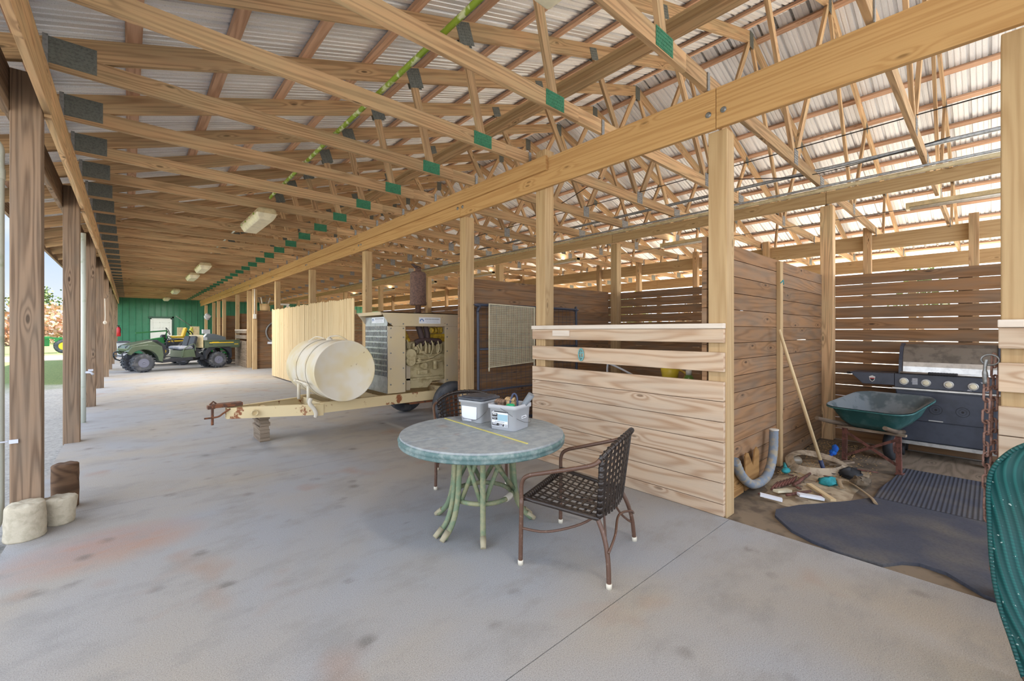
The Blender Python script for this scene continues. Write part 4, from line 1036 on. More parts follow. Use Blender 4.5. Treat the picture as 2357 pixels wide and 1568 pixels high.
for Y, sd in ((6.06, 1), (7.02, -1)):
    m = MB(); channel(m, (1.93, Y, .455), (5.2, Y, .455), .145, .06, sd); m.build('side_rail', M['frame'], t)
    m = MB(); channel(m, (1.96, Y+(.02 if sd > 0 else -.02), .43), (.94, 6.6 if sd > 0 else 6.68, .43), .145, .05, -sd if sd > 0 else 1); m.build('tongue_arm', M['frame'], t)
m = MB(); m.box((1.86, 6.035, .355), (1.97, 6.052, .50)); m.build('splice_plate', M['frame'], t)
m = MB()
for x in (2.0, 2.85, 4.2, 5.15): m.box((x-.03, 6.07, .40), (x+.03, 7.01, .50))
m.box((1.35, 6.42, .38), (1.40, 6.9, .47))
m.build('cross_member', M['frame'], t)
m = MB(); Mx = Matrix.Translation((1.22, 6.41, .43)) @ Matrix.Rotation(PI/2, 4, 'X') @ Matrix.Rotation(0, 4, 'Z'); m.lathe([(.045, -.01), (.045, .03), (.028, .03), (.028, 0)], 16, Mx); m.build('jack_socket', M['frame'], t)
# coupler
m = MB(); m.box((.78, 6.57, .515), (1.12, 6.71, .56)); m.box((.74, 6.585, .505), (.82, 6.695, .545))
m.tube([(.80, 6.60, .56), (.79, 6.60, .50), (.79, 6.6, .30)], .016, 8); m.tube(curve([(.98, 6.58, .49), (.9, 6.57, .44), (.84, 6.56, .405), (.70, 6.56, .40)], 5), .012, 8); m.tube([(.76, 6.6, .56), (.80, 6.6, .60), (.83, 6.6, .57)], .012, 6)
m.build('coupler', M['coupler'], t, bevel=.004)
# tank
TX, TZ, TR = 2.17, .965, .41
Mt = Matrix.Translation((TX, 5.77, TZ)) @ Matrix.Rotation(-PI/2, 4, 'X')
m = MB(); m.lathe([(.0, .012), (TR*.96, .006), (TR*.985, -.004), (TR, .004), (TR, .02), (TR*.995, .03), (TR*.995, 1.28), (TR, 1.29), (TR*.98, 1.305), (TR*.5, 1.31), (.0, 1.312)], 64, Mt, capb=False, capt=False)
tk = m.build('fuel_tank', M['tank'], t)
for d in (.38, .8):
    m = MB(); m.lathe([(TR+.002, d-.022), (TR+.008, d-.02), (TR+.008, d+.02), (TR+.002, d+.022)], 64, Mt, capb=False, capt=False); m.build('strap', M['tank'], tk)
m = MB(); m.lathe([(.04, 0), (.04, .03), (.025, .03), (.025, .05)], 14, Matrix.Translation((TX-.02, 6.35, TZ+TR-.01))); m.tube(curve([(TX-.02, 6.35, TZ+TR+.04), (TX+.1, 6.3, TZ+TR+.05), (TX+.22, 6.2, TZ+TR-.04)], 5), .012, 8); m.tube(curve([(TX-.05, 6.45, TZ+TR+.01), (TX-.12, 6.6, TZ+TR+.04), (TX-.2, 6.7, TZ+TR-.03)], 5), .008, 8); m.build('filler_fitting', M['tank'], tk)
for Y in (6.16, 6.6):
    m = MB()
    m.tube([(TX-.36, Y, .80), (TX-.36, Y, .53)], .022, 8); m.tube([(TX-.42, Y, .80), (TX-.34, Y, .74), (TX-.1, Y, .57)], .018, 8); m.tube([(TX+.34, Y, .78), (TX+.34, Y, .53)], .022, 8); m.build('tank_bracket', M['tank'], t)
m = MB(); m.tube([(TX-.43, 5.95, .80), (TX-.40, 6.7, .80)], .012, 8); m.build('tank_rod', M['tank'], t)
# engine housing
HX0, HX1, HY0, HY1, HZ0, HZ1 = 2.93, 4.3, 6.10, 6.93, .545, 1.79
m = MB(); m.box((3.02, HY0, 1.575), (HX1, HY0+.012, HZ1)); m.prism([(2.82, HZ1), (2.93, 1.575+.06), (3.02, 1.575), (3.02, HZ1)], -HY0-.012, -HY0, MX); m.box((2.82, HY0, HZ1-.012), (HX1, HY1, HZ1)); m.box((3.02, HY1-.012, 1.575), (HX1, HY1, HZ1)); m.prism([(2.78, HZ1), (2.93, 1.6), (3.02, 1.575), (3.02, HZ1)], -HY1, -HY1+.012, MX); m.prism([(2.80, HZ1), (2.82, HZ1-.05), (2.835, HZ1-.05), (2.83, HZ1)], -HY1, -HY0-0, MX)
m.build('hood', M['cream'], t)
m = MB(); m.box((2.93, HY0-.003, HZ0), (3.22, HY0+.012, 1.572)); m.build('side_panel', M['cream'], t)
m = MB(); m.box((3.95, HY0-.003, HZ0+.02), (HX1, HY0+.012, 1.572)); m.build('side_panel', M['cream'], t)
m = MB(); m.box((2.95, HY1-.012, HZ0), (3.2, HY1, 1.572)); m.build('side_panel', M['cream'], t)
m = MB(); m.box((3.95, HY1-.012, HZ0), (HX1, HY1, 1.572)); m.build('side_panel', M['cream'], t)
m = MB(); m.box((HX1-.012, HY0, HZ0), (HX1, HY1, 1.572)); m.build('rear_panel', M['cream'], t)
m = MB()
for x in (2.975, 3.185, 3.99, 4.26):
    for z in (.68, .92, 1.16, 1.4, 1.54, 1.61):
        m.lathe([(.012, 0), (.012, .003), (.005, .006)], 10, Matrix.Translation((x, HY0-.003 if z < 1.57 else HY0, z)) @ Matrix.Rotation(PI/2, 4, 'X'))
m.build('bolt', M['galv'], t)
# grille on the front face
m = MB(); m.box((2.925, HY0+.015, HZ0), (2.935, HY1-.015, .78))
m.box((2.925, HY0+.015, 1.60), (2.935, HY1-.015, 1.72))
gy = [HY0+.015+(HY1-HY0-.03)*k/16 for k in range(17)]
for yy in gy: m.box((2.925, yy-.010 if yy > HY0+.02 else yy, .78), (2.935, yy+.010 if yy < HY1-.02 else yy, 1.6))
for k in range(10): m.box((2.924, HY0+.015, .78+k*.0885), (2.936, HY1-.015, .78+k*.0885+.022))
m.build('radiator_grille', M['grille'], t)
m = MB(); m.box((3.0, HY0+.03, .6), (3.1, HY1-.03, 1.5)); m.build('radiator_core', M['dark'], t)
# plates with a blue arch mark
def idplate(p0, wdt, hgt, axis):
    m = MB(); m.m = 0
    def bx(a0, b0, a1, b1, d):
        if axis == 'x': m.box((p0[0]+a0, p0[1]-d, p0[2]+b0), (p0[0]+a1, p0[1], p0[2]+b1))
        else: m.box((p0[0]-d, p0[1]-a1, p0[2]+b0), (p0[0], p0[1]-a0, p0[2]+b1))
    bx(0, 0, wdt, hgt, .003); m.m = 1
    for k in range(7):
        a = PI*k/6; r = hgt*.28; cx_, cz_ = hgt*.5, hgt*.4
        bx(cx_+r*math.cos(a)-.008, cz_+r*math.sin(a)-.006, cx_+r*math.cos(a)+.008, cz_+r*math.sin(a)+.008, .0042)
    m.m = 2
    for k, (f0, f1, h) in enumerate(((.28, .95, .022), (.30, .86, .006), (.34, .9, .006))):
        x = f0*wdt
        while x < f1*wdt:
            l = R.uniform(.012, .03); bx(x, hgt*(.6-.22*k), min(x+l, f1*wdt), hgt*(.6-.22*k)+h, .004); x += l+.006
    return m.build('maker_plate', [M['paper'], plain('plate_blue', (64, 110, 168), .5), plain('faint_grey_print', (168, 172, 178), .5)], t)
idplate((3.46, HY0, 1.62), .40, .10, 'x'); idplate((2.925, 6.66, 1.625), .44, .09, 'y')
# engine
m = MB(); m.box((3.3, 6.25, .74), (4.1, 6.7, 1.12)); m.box((3.35, 6.3, 1.12), (4.1, 6.66, 1.32))
for k in range(9): 
    x = 3.42+k*.075; m.box((x, 6.22+.015*(k % 3), 1.13), (x+.035, 6.26, 1.30))
m.prism([(3.25, .72), (3.25, .58), (3.7, .56), (3.8, .66), (4.1, .68), (4.1, .74), (3.25, .74)], -6.66, -6.24, MX)
m.box((3.25, 6.22, .70), (4.12, 6.27, .74)); m.box((3.5, 6.2, .79), (3.68, 6.25, .86)); m.build('engine_block', M['engine'], t, bevel=.008)
m = MB(); m.box((3.3, 6.22, .55), (3.37, 6.24, .98)); m.build('engine_mount', M['cream'], t)
def cyl(m, c, r, h, axis='Y', n=16):
    Rm = Matrix.Rotation(PI/2, 4, 'X') if axis == 'Y' else (Matrix.Rotation(PI/2, 4, 'Y') if axis == 'X' else Matrix.Identity(4))
    m.lathe([(r*.92, -h/2), (r, -h/2+.008), (r, h/2-.008), (r*.92, h/2)], n, Matrix.Translation(c) @ Rm)
m = MB(); cyl(m, (3.36, 6.22, 1.12), .095, .12); cyl(m, (3.36, 6.22, 1.02), .085, .11); m.box((3.28, 6.17, 1.0), (3.43, 6.25, 1.16)); m.build('alternator', M['engine'], t)
m = MB(); cyl(m, (3.6, 6.2, .93), .055, .08); cyl(m, (3.6, 6.17, .93), .022, .05); m.build('oil_pump', M['engine'], t)
m = MB(); cyl(m, (3.82, 6.2, .93), .035, .14, 'Z'); cyl(m, (3.5, 6.2, 1.02), .03, .1); m.box((3.78, 6.18, .99), (3.9, 6.24, 1.02)); cyl(m, (3.44, 6.2, 1.22), .028, .09); cyl(m, (3.56, 6.19, 1.15), .025, .09, 'X'); m.build('filter_unit', M['engine'], t)
for k, pts in enumerate(([(3.5, 6.19, 1.06), (3.6, 6.16, 1.05), (3.75, 6.16, 1.07), (3.93, 6.19, 1.15)], [(3.45, 6.19, .98), (3.6, 6.155, 1.0), (3.78, 6.155, 1.03), (3.94, 6.18, 1.0)], [(3.5, 6.2, 1.25), (3.55, 6.17, 1.15), (3.66, 6.17, 1.10), (3.7, 6.2, 1.02)], [(3.62, 6.2, 1.36), (3.63, 6.17, 1.25), (3.62, 6.19, 1.12)], [(3.74, 6.2, 1.36), (3.76, 6.165, 1.24), (3.73, 6.19, 1.1)], [(3.86, 6.2, 1.36), (3.88, 6.165, 1.22), (3.85, 6.19, 1.1)], [(3.3, 6.2, 1.36), (3.32, 6.17, 1.26), (3.33, 6.19, 1.2)])):
    m = MB(); m.tube(curve(pts, 6), .011, 7); m.build('fuel_line', M['engine'], t)
m = MB(); m.tube([(3.22, 6.25, 1.6), (3.34, 6.22, 1.33)], .035, 12); m.build('filler_tube', M['yellow'], t)
m = MB(); m.tube(curve([(3.47, 6.24, 1.315), (3.55, 6.22, 1.345), (3.75, 6.22, 1.35), (3.9, 6.22, 1.335), (3.94, 6.24, 1.31)], 6), .038, 10)
for x in (3.5, 3.62, 3.75, 3.88): m.tube([(x, 6.2, 1.33), (x, 6.28, 1.27)], .028, 10)
m.tube(curve([(3.6, 6.24, 1.37), (3.58, 6.25, 1.45), (3.55, 6.28, 1.58)], 5), .05, 12); m.tube(curve([(3.7, 6.24, 1.37), (3.7, 6.25, 1.45), (3.68, 6.28, 1.58)], 5), .045, 12); m.build('exhaust_manifold', M['manifold'], t)
m = MB()
for x, r in ((3.79, .05), (3.85, .055), (3.91, .05), (3.95, .055)): cyl(m, (x, 6.25, 1.51), r, .045, 'X', 18)
m.box((3.78, 6.32, 1.2), (4.1, 6.4, 1.45)); m.build('air_intake', M['yellow'], t)
# muffler
m = MB(); m.lathe([(.05, 1.77), (.05, 1.93), (.135, 1.935), (.142, 1.95), (.142, 1.99), (.135, 2.0), (.135, 2.47), (.11, 2.5), (.05, 2.52), (.05, 2.56)], 28, Matrix.Translation((3.67, 6.5, 0)))
mf = m.build('muffler', M['exhaust'], t)
m = MB(); m.lathe([(.052, 2.56), (.056, 2.565)], 16, Matrix.Translation((3.67, 6.5, 0)), capt=False); m.bar((3.64, 6.5, 2.57), (3.56, 6.5, 2.63), .1, .004); m.tube([(3.6, 6.46, 2.6), (3.7, 6.46, 2.58)], .008, 6); m.build('rain_cap', M['manifold'], mf)
# wheels
def wheel(name, mat_t, mat_r, c, R_, w, parent, tread=0, rim=.55, axis='Y', n=36):
    Mw = Matrix.Translation(c) @ (Matrix.Rotation(PI/2, 4, 'X') if axis == 'Y' else Matrix.Rotation(PI/2, 4, 'Y'))
    m = MB(); m.lathe([(R_*rim, -w*.42), (R_*.72, -w*.5), (R_*.9, -w*.48), (R_*.98, -w*.36), (R_, 0), (R_*.98, w*.36), (R_*.9, w*.48), (R_*.72, w*.5), (R_*rim, w*.42)], n, Mw, capb=False, capt=False)
    for k in range(tread):
        for s in (-1, 1):
            a = 2*PI*(k+.25*s)/tread
            Mk = Mw @ Matrix.Rotation(a, 4, 'Z') @ Matrix.Translation((R_*.975, 0, s*w*.24)) @ Matrix.Rotation(s*.5, 4, 'X')
            m.box((-.02, -.018, -w*.27), (R_*.055, .018, w*.27), Mk)
    wh = m.build('wheel' if name is None else name, mat_t, parent, local=True)
    m = MB(); m.lathe([(R_*rim, -w*.42), (R_*rim*.92, -w*.44), (R_*rim*.86, -w*.25), (R_*.2, -w*.3), (R_*.18, -w*.42), (R_*.1, -w*.45), (R_*.1, w*.42), (R_*rim*.86, w*.25), (R_*rim*.92, w*.44), (R_*rim, w*.42)], 28, Mw, capb=True, capt=True)
    for k in range(5):
        a = 2*PI*k/5
        for s in (-1, 1): m.lathe([(.012, -.012), (.012, .012)], 8, Mw @ Matrix.Translation((R_*.3*math.cos(a), R_*.3*math.sin(a), s*w*.32)))
    m.build('rim', mat_r, wh, local=True)
    return wh
M['tyre'] = plain('worn_tyre', (64, 68, 76), .75, col2=(92, 94, 98), vs=6)
for Y in (5.72, 7.3): wheel(None, M['tyre'], M['coupler'], (3.86-2.5, Y-6.5, .35), .35, .2, t, rim=.6)
m = MB(); m.tube([(3.86, 5.72, .35), (3.86, 7.3, .35)], .035, 10); m.build('axle', M['coupler'], t)
for k in range(2):
    m = MB(); m.bar((3.3, 6.1+.85*k, .36), (4.4, 6.1+.85*k, .36), .06, .03); m.build('leaf_spring', M['coupler'], t)
# wrapped cable and end of tongue
m = MB(); m.tube(curve([(1.80, 6.02, .60), (1.78, 6.0, .54), (1.83, 6.0, .47), (1.86, 6.0, .40), (1.86, 6.02, .35)], 5), .026, 8); m.build('wrapped_strap', M['twine'], t)
# wood blocks under the tongue
z = 0
for i, h in enumerate((.055, .055, .05, .045, .05, .045, .045)):
    m = MB(); dx = R.uniform(-.012, .012); m.box((1.31+dx, 6.55+R.uniform(-.01, .01), z+.0005), (1.43+dx, 6.95, z+h), axis=1)
    tag(m.build('wood_block', M['greywood'], origin=(1.37, 6.75, z), bevel=.003), 'grey wood block in the stack under the trailer tongue, '+ORD[i]+' from the floor', 'block', 'blocks under the trailer tongue', 'thing'); z += h

# ------------------------------------------------------------ leaning wire gate and mesh screen
t = thing('wire_gate', 'dark tube gate with wire mesh leaning in the stall doorway', 'gate', (4.9, 4.98, 0))
M['gatetube'] = plain('dark_blue_tube', (58, 64, 80), .5)
fr = curve([(3.8, 4.98, .1), (3.8, 4.99, 1.6), (3.8, 5.0, 1.78), (3.84, 5.0, 1.86), (3.92, 5.0, 1.885), (5.9, 5.0, 1.885), (6.0, 5.0, 1.86), (6.03, 5.0, 1.78), (6.03, 4.98, .1)], 5)
m = MB(); m.tube(fr+[(6.03, 4.98, .1)][:0], .022, 10); m.tube([(3.8, 4.98, .12), (6.03, 4.98, .12)], .022, 10); m.build('frame', M['gatetube'], t)
for z in (.62, 1.23):
    m = MB(); m.tube([(3.8, 4.985, z), (6.03, 4.985, z)], .014, 8); m.build('crossbar', M['gatetube'], t)
m = MB()
x = 3.86
while x < 6.0: m.tube([(x, 4.985, .12), (x, 4.998, 1.87)], .0025, 4, caps=False); x += .1
z = .2
while z < 1.86: m.tube([(3.8, 4.985, z), (6.03, 4.985, z)], .0025, 4, caps=False); z += .1 if z > .6 else .05
x = 3.81
while x < 6.0: m.tube([(x, 4.983, .12), (x, 4.985, .62)], .002, 4, caps=False); x += .05
m.build('wire_mesh', M['gatetube'], t)
t = thing('mesh_screen', 'pale framed expanded-metal screen hung on the wire gate', 'screen', (4.45, 4.94, 1.4))
c4 = [(3.98, 4.955, 1.90), (4.92, 4.945, 1.88), (4.90, 4.935, 1.0), (3.97, 4.945, .96)]
m = MB(); m.tube([c4[0], c4[1], c4[2], c4[3]], .012, 8, True); m.tube([c4[3], (3.97, 4.943, .90)], .012, 8); m.tube([c4[2], (4.9, 4.933, .93)], .012, 8); m.build('frame', M['lamp'], t)
m = MB()
def sc(u, v):
    a = Vector(c4[0]).lerp(Vector(c4[1]), u); b = Vector(c4[3]).lerp(Vector(c4[2]), u); return a.lerp(b, v)
nz = 34
for i in range(44):
    for s in (0, 1):
        strip(m, [sc(min(1, max(0, (i+.5*((j+s) % 2))/44)), j/nz) for j in range(nz+1)], .0035, (0, 1, 0))
m.build('expanded_mesh', M['lamp'], t)
# ------------------------------------------------------------ ceiling lamps, pipes, wires
def vapor_lamp(y, lb):
    t = thing('strip_lamp', lb, 'lamp', (1.66, y, 3.49), group='vapour-tight lamps along the aisle')
    m = MB(); loft(m, [[(x, yy, z) for x, yy in rrect(w, .68, .02)] for w, z in ((.10, -.005), (.135, -.03), (.14, -.075), (.155, -.08), (.155, -.09))], True, True)
    m.build('housing', M['lampbase'], t, local=True)
    m = MB(); loft(m, [[(x, yy, z) for x, yy in rrect(w, l, .02)] for w, l, z in ((.145, .67, -.09), (.138, .66, -.12), (.10, .63, -.185), (.09, .62, -.19))], False, True)
    m.build('diffuser', M['lamp'], t, local=True)
    m = MB()
    for s in (-1, 1):
        for k in range(4): m.box((s*.155-.008, -.5+k*.33, -.10), (s*.155+.008, -.46+k*.33, -.07))
    m.build('clip', M['mossy'], t, local=True)
    m = MB()
    for yy in (-.45, .45): m.tube([(0, yy, 0), (0, yy, .012)], .01, 6)
    m.build('hanger', M['galv'], t, local=True)
    ld = bpy.data.lights.new('aisle_tube', 'AREA'); ld.shape = 'RECTANGLE'; ld.size = .25; ld.size_y = 1.2; ld.energy = LAMP_W if y < 12 else LAMP_W*5; ld.color = (1, .94, .86); ld.spread = PI
    lo = bpy.data.objects.new('aisle_tube', ld); COL.objects.link(lo); lo.location = (1.66, y, 3.275)
LAMP_W = 8
STUBE_W = 7
for y, lb in ((1.03, 'cream strip lamp nearest the camera, cut by the frame top'), (8.45, 'cream strip lamp with clouded cover, the largest seen whole'), (15.85, 'cream strip lamp, second seen whole, over the picket fence end'), (18.7, 'cream strip lamp, third seen whole, just behind the second'), (26.1, 'cream strip lamp, fourth seen whole along the aisle'), (32.6, 'cream strip lamp closest to the green end wall')):
    vapor_lamp(y, lb)
for i, y in enumerate([.25, 4.35, 8.0, 11.6, 15.2, 18.8, 22.5]):
    t = thing('tube_lamp', 'bare twin tube lamp beyond the stall back wall, '+ORD[i]+' from the camera', 'lamp', (9.0, y, 3.48), group='bare tube lamps over the inner aisle')
    m = MB(); m.box((-.06, -.62, -.07), (.06, .62, -.01)); m.box((-.07, -.62, -.11), (.07, -.58, -.01)); m.box((-.07, .58, -.11), (.07, .62, -.01)); m.build('housing', M['lampbase'], t, local=True)
    for s in (-1, 1):
        m = MB(); m.tube([(s*.04, -.58, -.09), (s*.04, .58, -.09)], .016, 8); m.build('tube', M['white'], t, local=True)
    ld = bpy.data.lights.new('stall_tube', 'AREA'); ld.shape = 'RECTANGLE'; ld.size = .12; ld.size_y = 1.2; ld.energy = STUBE_W if 'STUBE_W' in globals() else 30; ld.color = (1, .94, .86); ld.spread = PI
    lo = bpy.data.objects.new('stall_tube', ld); COL.objects.link(lo); lo.location = (9.0, y, 3.36)
    lx = ld.copy(); lx.energy = 2.5; lu = bpy.data.objects.new('stall_tube', lx); COL.objects.link(lu); lu.location = (9.0, y, 3.495); lu.rotation_euler = (PI, 0, 0)  # added upward fill light above the housing, brightens roof and trusses
def pipe(pts, r, mat, name, lb, cat='pipe', n=10):
    m = MB(); m.tube(pts, r, n); c = pts[0]
    return tag(m.build(name, M[mat], origin=c), lb, cat, kind='thing')
pipe(curve([(1.70, 0.2, 3.665), (1.70, 2.5, 3.662), (1.69, 5, 3.668), (1.70, 7.4, 3.665), (1.71, 7.8, 3.66)], 4), .022, 'mossy', 'lamp_conduit', 'mossy yellow-green conduit over the trusses to the strip lamps', 'conduit')
pipe([(1.70, 9.1, 3.665), (1.70, 15.3, 3.665)], .016, 'pvc', 'lamp_conduit', 'pale conduit run between the strip lamps farther along the aisle', 'conduit')
pipe([(6.94, -2, 3.668), (6.94, 20, 3.668)], .024, 'galv', 'steel_pipe', 'grey steel pipe lying on the truss chords in front of the back beam')
pipe([(7.05, -2, 3.47), (7.05, 20, 3.47)], .016, 'galv', 'steel_pipe', 'thin grey steel pipe tucked under the truss chords')
pipe([(7.225, -2, 3.468), (7.225, 20, 3.468)], .027, 'lampbase', 'plastic_pipe', 'cream plastic pipe running beside the back beam')
M['cable'] = plain('black_cable', (30, 28, 28), .6)
pipe(curve([(6.0, -2, 3.73), (6.0, 1.6, 3.7), (6.0, 4.0, 3.69), (6.0, 9, 3.7)], 6), .006, 'cable', 'black_cable', 'taut black cable strung across the trusses over the mat stall', 'cable', 6)
pipe(curve([(6.3, 2.6, 3.68), (6.5, 2.1, 3.60), (6.7, 1.6, 3.56), (6.85, .9, 3.62), (6.93, .3, 3.70)], 6), .006, 'cable', 'black_cable', 'slack black cable drooping between truss and steel pipe', 'cable', 6)
pipe(curve([(5.0, 3.7, 3.68), (5.3, 4.6, 3.62), (5.6, 5.4, 3.66), (5.9, 6.6, 3.7)], 6), .006, 'cable', 'black_cable', 'tangled black cable above the slatted half wall', 'cable', 6)
pipe([(9.3, -2, 3.46), (9.3, 12, 3.46)], .005, 'cable', 'thin_wire', 'thin straight wire beyond the stall back wall with small clips', 'wire', 6)

# ------------------------------------------------------------ small wall things
t = thing('outlet_conduit', 'white conduit dropping to an outlet box on the distant post', 'conduit', (3.6, 19.18, 2.0))
m = MB(); m.tube([(3.66, 19.185, 3.14), (3.66, 19.185, 2.15)], .02, 8); m.build('conduit', M['white'], t)
m = MB(); m.box((3.61, 19.13, 1.98), (3.71, 19.197, 2.16)); m.build('outlet_box', M['white'], t)
m = MB(); m.box((2.44, FW-.06, 1.36), (2.58, FW-.03, 1.5)); tag(m.build('wall_switch', M['white'], origin=(2.5, FW-.05, 1.4)), 'white switch plate on the green wall beside the door', 'switch', kind='thing')
t = thing('fire_extinguisher', 'red fire extinguisher on a distant yard-side post', 'fire extinguisher', (-.42, 30.1, 1.25))
m = MB(); m.lathe([(.07, 1.22), (.085, 1.24), (.085, 1.62), (.06, 1.68), (.03, 1.70)], 18, Matrix.Translation((-.40, 30.05, 0))); m.build('cylinder', M['red'], t)
m = MB(); m.tube([(-.40, 30.05, 1.70), (-.40, 30.05, 1.76)], .025, 8); m.box((-.47, 30.03, 1.76), (-.35, 30.07, 1.79)); m.tube(curve([(-.38, 30.0, 1.73), (-.32, 30.0, 1.6), (-.33, 30.0, 1.4)], 5), .014, 6); m.build('valve', M['dark'], t)
m = MB(); m.tube(curve([(-.475, 15.5, 2.35), (-.47, 15.49, 2.1), (-.465, 15.49, 1.9), (-.47, 15.48, 1.75)], 5), .012, 6); m.ball((-.47, 15.46, 1.72), .04, 8, (1, .7, 1.2)); tag(m.build('hanging_rope', M['twine'], origin=(-.47, 15.5, 2.0)), 'knotted white rope hanging on a yard-side post', 'rope', kind='thing')
t = thing('trash_bin', 'white rubbish bin with a dark lid by the green wall', 'bin', (-.24, 33.3, 0))
m = MB(); loft(m, [[(x, y, z) for x, y in rrect(w, w, .06)] for w, z in ((.24, 0), (.25, .02), (.29, .8), (.30, .82))], True, True); m.build('bin', M['tubw'], t, local=True)
m = MB(); loft(m, [[(x, y, z) for x, y in rrect(w, w, .06)] for w, z in ((.31, .82), (.31, .86), (.2, .93))], True, True); m.build('lid', M['lid'], t, local=True)
# teal ornament nailed to the second slat
m = MB()
oy, oz = 2.88, 1.25
m.tube([(3.553, oy+.033*math.cos(2*PI*k/20), oz+.062*math.sin(2*PI*k/20)) for k in range(20)], .008, 6, True, flat=.7)
m.tube([(3.553, oy-.03, oz+.02), (3.553, oy+.03, oz+.02)], .007, 6); m.tube([(3.553, oy, oz+.06), (3.553, oy, oz-.06)], .006, 6); m.tube([(3.553, oy-.028, oz-.03), (3.553, oy+.028, oz-.03)], .006, 6)
tag(m.build('slat_ornament', plain('pale_teal_paint', (110, 168, 170), .6), origin=(3.553, oy, oz)), 'small pale teal oval ornament nailed on the second slat', 'ornament', kind='thing')

# things in the slatted stall
t = thing('storage_bin', 'grey storage bin inside the slatted stall', 'bin', (4.6, 2.45, 0))
m = MB(); loft(m, [[(x, y, z) for x, y in rrect(w, w*1.5, .06)] for w, z in ((.36, -.01), (.40, .84), (.42, .85), (.42, .9))], True, True); m.build('bin', M['galv'], t, local=True)
t = thing('yellow_jug', 'yellow jug showing over the solid boards of the half wall', 'jug', (4.38, 2.30, .9))
m = MB(); m.lathe([(.07, 0), (.075, .01), (.085, .12), (.1, .2), (.095, .2), (.07, .02)], 18, Matrix.Translation((4.38, 2.32, .9))); m.build('jug', plain('yellow_plastic', (222, 196, 60), .4), t)
m = MB(); m.tube(curve([(4.40, 2.22, 1.08), (4.41, 2.16, 1.04), (4.40, 2.2, .95), (4.39, 2.25, .93)], 5), .012, 8); m.build('handle', M['yellow'], t)
t = thing('spray_bottle', 'clear bottle with a green base beside the yellow jug', 'bottle', (4.36, 2.14, .9))
m = MB(); m.lathe([(.045, 0), (.05, .01), (.05, .1), (.03, .14)], 14, Matrix.Translation((4.36, 2.10, .9))); m.build('bottle', plain('green_tint_plastic', (96, 132, 62), .3), t)
m = MB(); m.lathe([(.03, .14), (.03, .19)], 14, Matrix.Translation((4.36, 2.10, .9))); m.build('cap', M['white'], t)
m = MB(); m.ball((4.36, 1.86, .93), .05, 10, (1, 1.3, .6)); tag(m.build('blue_sponge', plain('blue_sponge', (120, 176, 214), .8), origin=(4.36, 1.86, .9)), 'pale blue sponge at the post end of the slatted stall', 'sponge', kind='thing')
m = MB(); m.tube(curve([(4.5, 3.22, .9), (4.5, 3.22, 1.06), (4.5, 3.16, 1.08), (4.52, 2.85, .96), (4.52, 2.8, .9)], 4), .012, 8); tag(m.build('white_rack', M['tubw'], origin=(4.5, 3.0, .9)), 'white bent wire rack seen between the slats', 'rack', kind='thing')

# things on and beyond the far partition
t = thing('broom_bucket', 'tan bucket of broom handles standing on the far partition', 'bucket', (4.15, 19.44, 2.31))
m = MB(); m.lathe([(.13, 0), (.16, .02), (.17, .28), (.15, .28)], 16, Matrix.Translation((4.05, 19.44, 2.31))); m.build('bucket', plain('tan_bucket', (206, 176, 128), .6), t)
for i, (dx, dy) in enumerate(((-.22, 0), (-.1, .05), (.08, -.04), (.22, .03))):
    m = MB(); m.tube([(4.05+dx*.3, 19.44+dy, 2.36), (4.05+dx, 19.44+dy*2, 2.85)], .022, 8); m.build('stick', M['white'] if i % 2 else M['greywood'], t)
t = thing('white_stool', 'white stool upturned on the far partition', 'stool', (4.75, 19.44, 2.31))
m = MB(); m.box((4.5, 19.35, 2.56), (4.95, 19.55, 2.62)); m.build('seat', M['white'], t)
for x in (4.53, 4.9):
    for y in (19.37, 19.53):
        m = MB(); m.box((x-.025, y-.02, 2.305), (x+.025, y+.02, 2.56)); m.build('leg', M['white'], t)
t = thing('hanging_hoop', 'grey hoop hung on the far partition beside the picket fence', 'hoop', (4.45, 19.36, 1.45))
m = MB(); m.tube([(4.5+.40*math.cos(2*PI*k/28), 19.37, 1.45+.42*math.sin(2*PI*k/28)) for k in range(28)], .035, 8, True); m.build('hoop', M['galv'], t)
m = MB(); m.tube([(4.15, 19.36, 1.02), (4.8, 19.36, .98)], .05, 8); m.build('bar', M['tubw'], t)
m = MB(); m.ball((4.38, 19.33, 1.3), .1, 10, (1, .4, 1.2)); m.ball((4.55, 19.33, 1.42), .08, 8, (1, .4, 1)); tag(m.build('orange_cloth', plain('orange_cloth', (214, 92, 60), .8), origin=(4.4, 19.33, 1.3)), 'small orange-red cloth hung inside the grey hoop', 'cloth', kind='thing')

# ------------------------------------------------------------ six-wheel utility vehicle
M['olive'] = plain('olive_body', (84, 98, 80), .4, var=.1, vs=4)
M['blackp'] = plain('black_moulding', (42, 46, 54), .55, var=.2, vs=8)
M['grime'] = plain('grey_rim_paint', (112, 116, 134), .5)
M['jd_green'] = plain('bright_green_enamel', (26, 120, 58), .35)
M['jd_yellow'] = plain('bright_yellow_enamel', (226, 188, 44), .45)
t = thing('utility_vehicle', 'olive utility vehicle with a cargo bed in front of the green wall', 'vehicle', (1.40, 21.2, .012), math.atan2(-.28, -.96))
def side(m, poly, ya, yb): m.prism(poly, -yb, -ya, MX)
for x, r in ((1.215, .33), (-1.215, .32)):
    for y in (-.44, .47):
        wheel(None, M['tyre'], M['grime'], (x, y, r), r, .27, t, tread=18, rim=.5, n=28)
m = MB()
side(m, [(1.62, .74), (1.66, .86), (1.58, .97), (1.3, 1.06), (.95, 1.13), (.78, 1.14), (.62, .98), (.62, .9), (1.1, .88)], -.5, .5)
m.build('hood', M['olive'], t, local=True, bevel=.03)
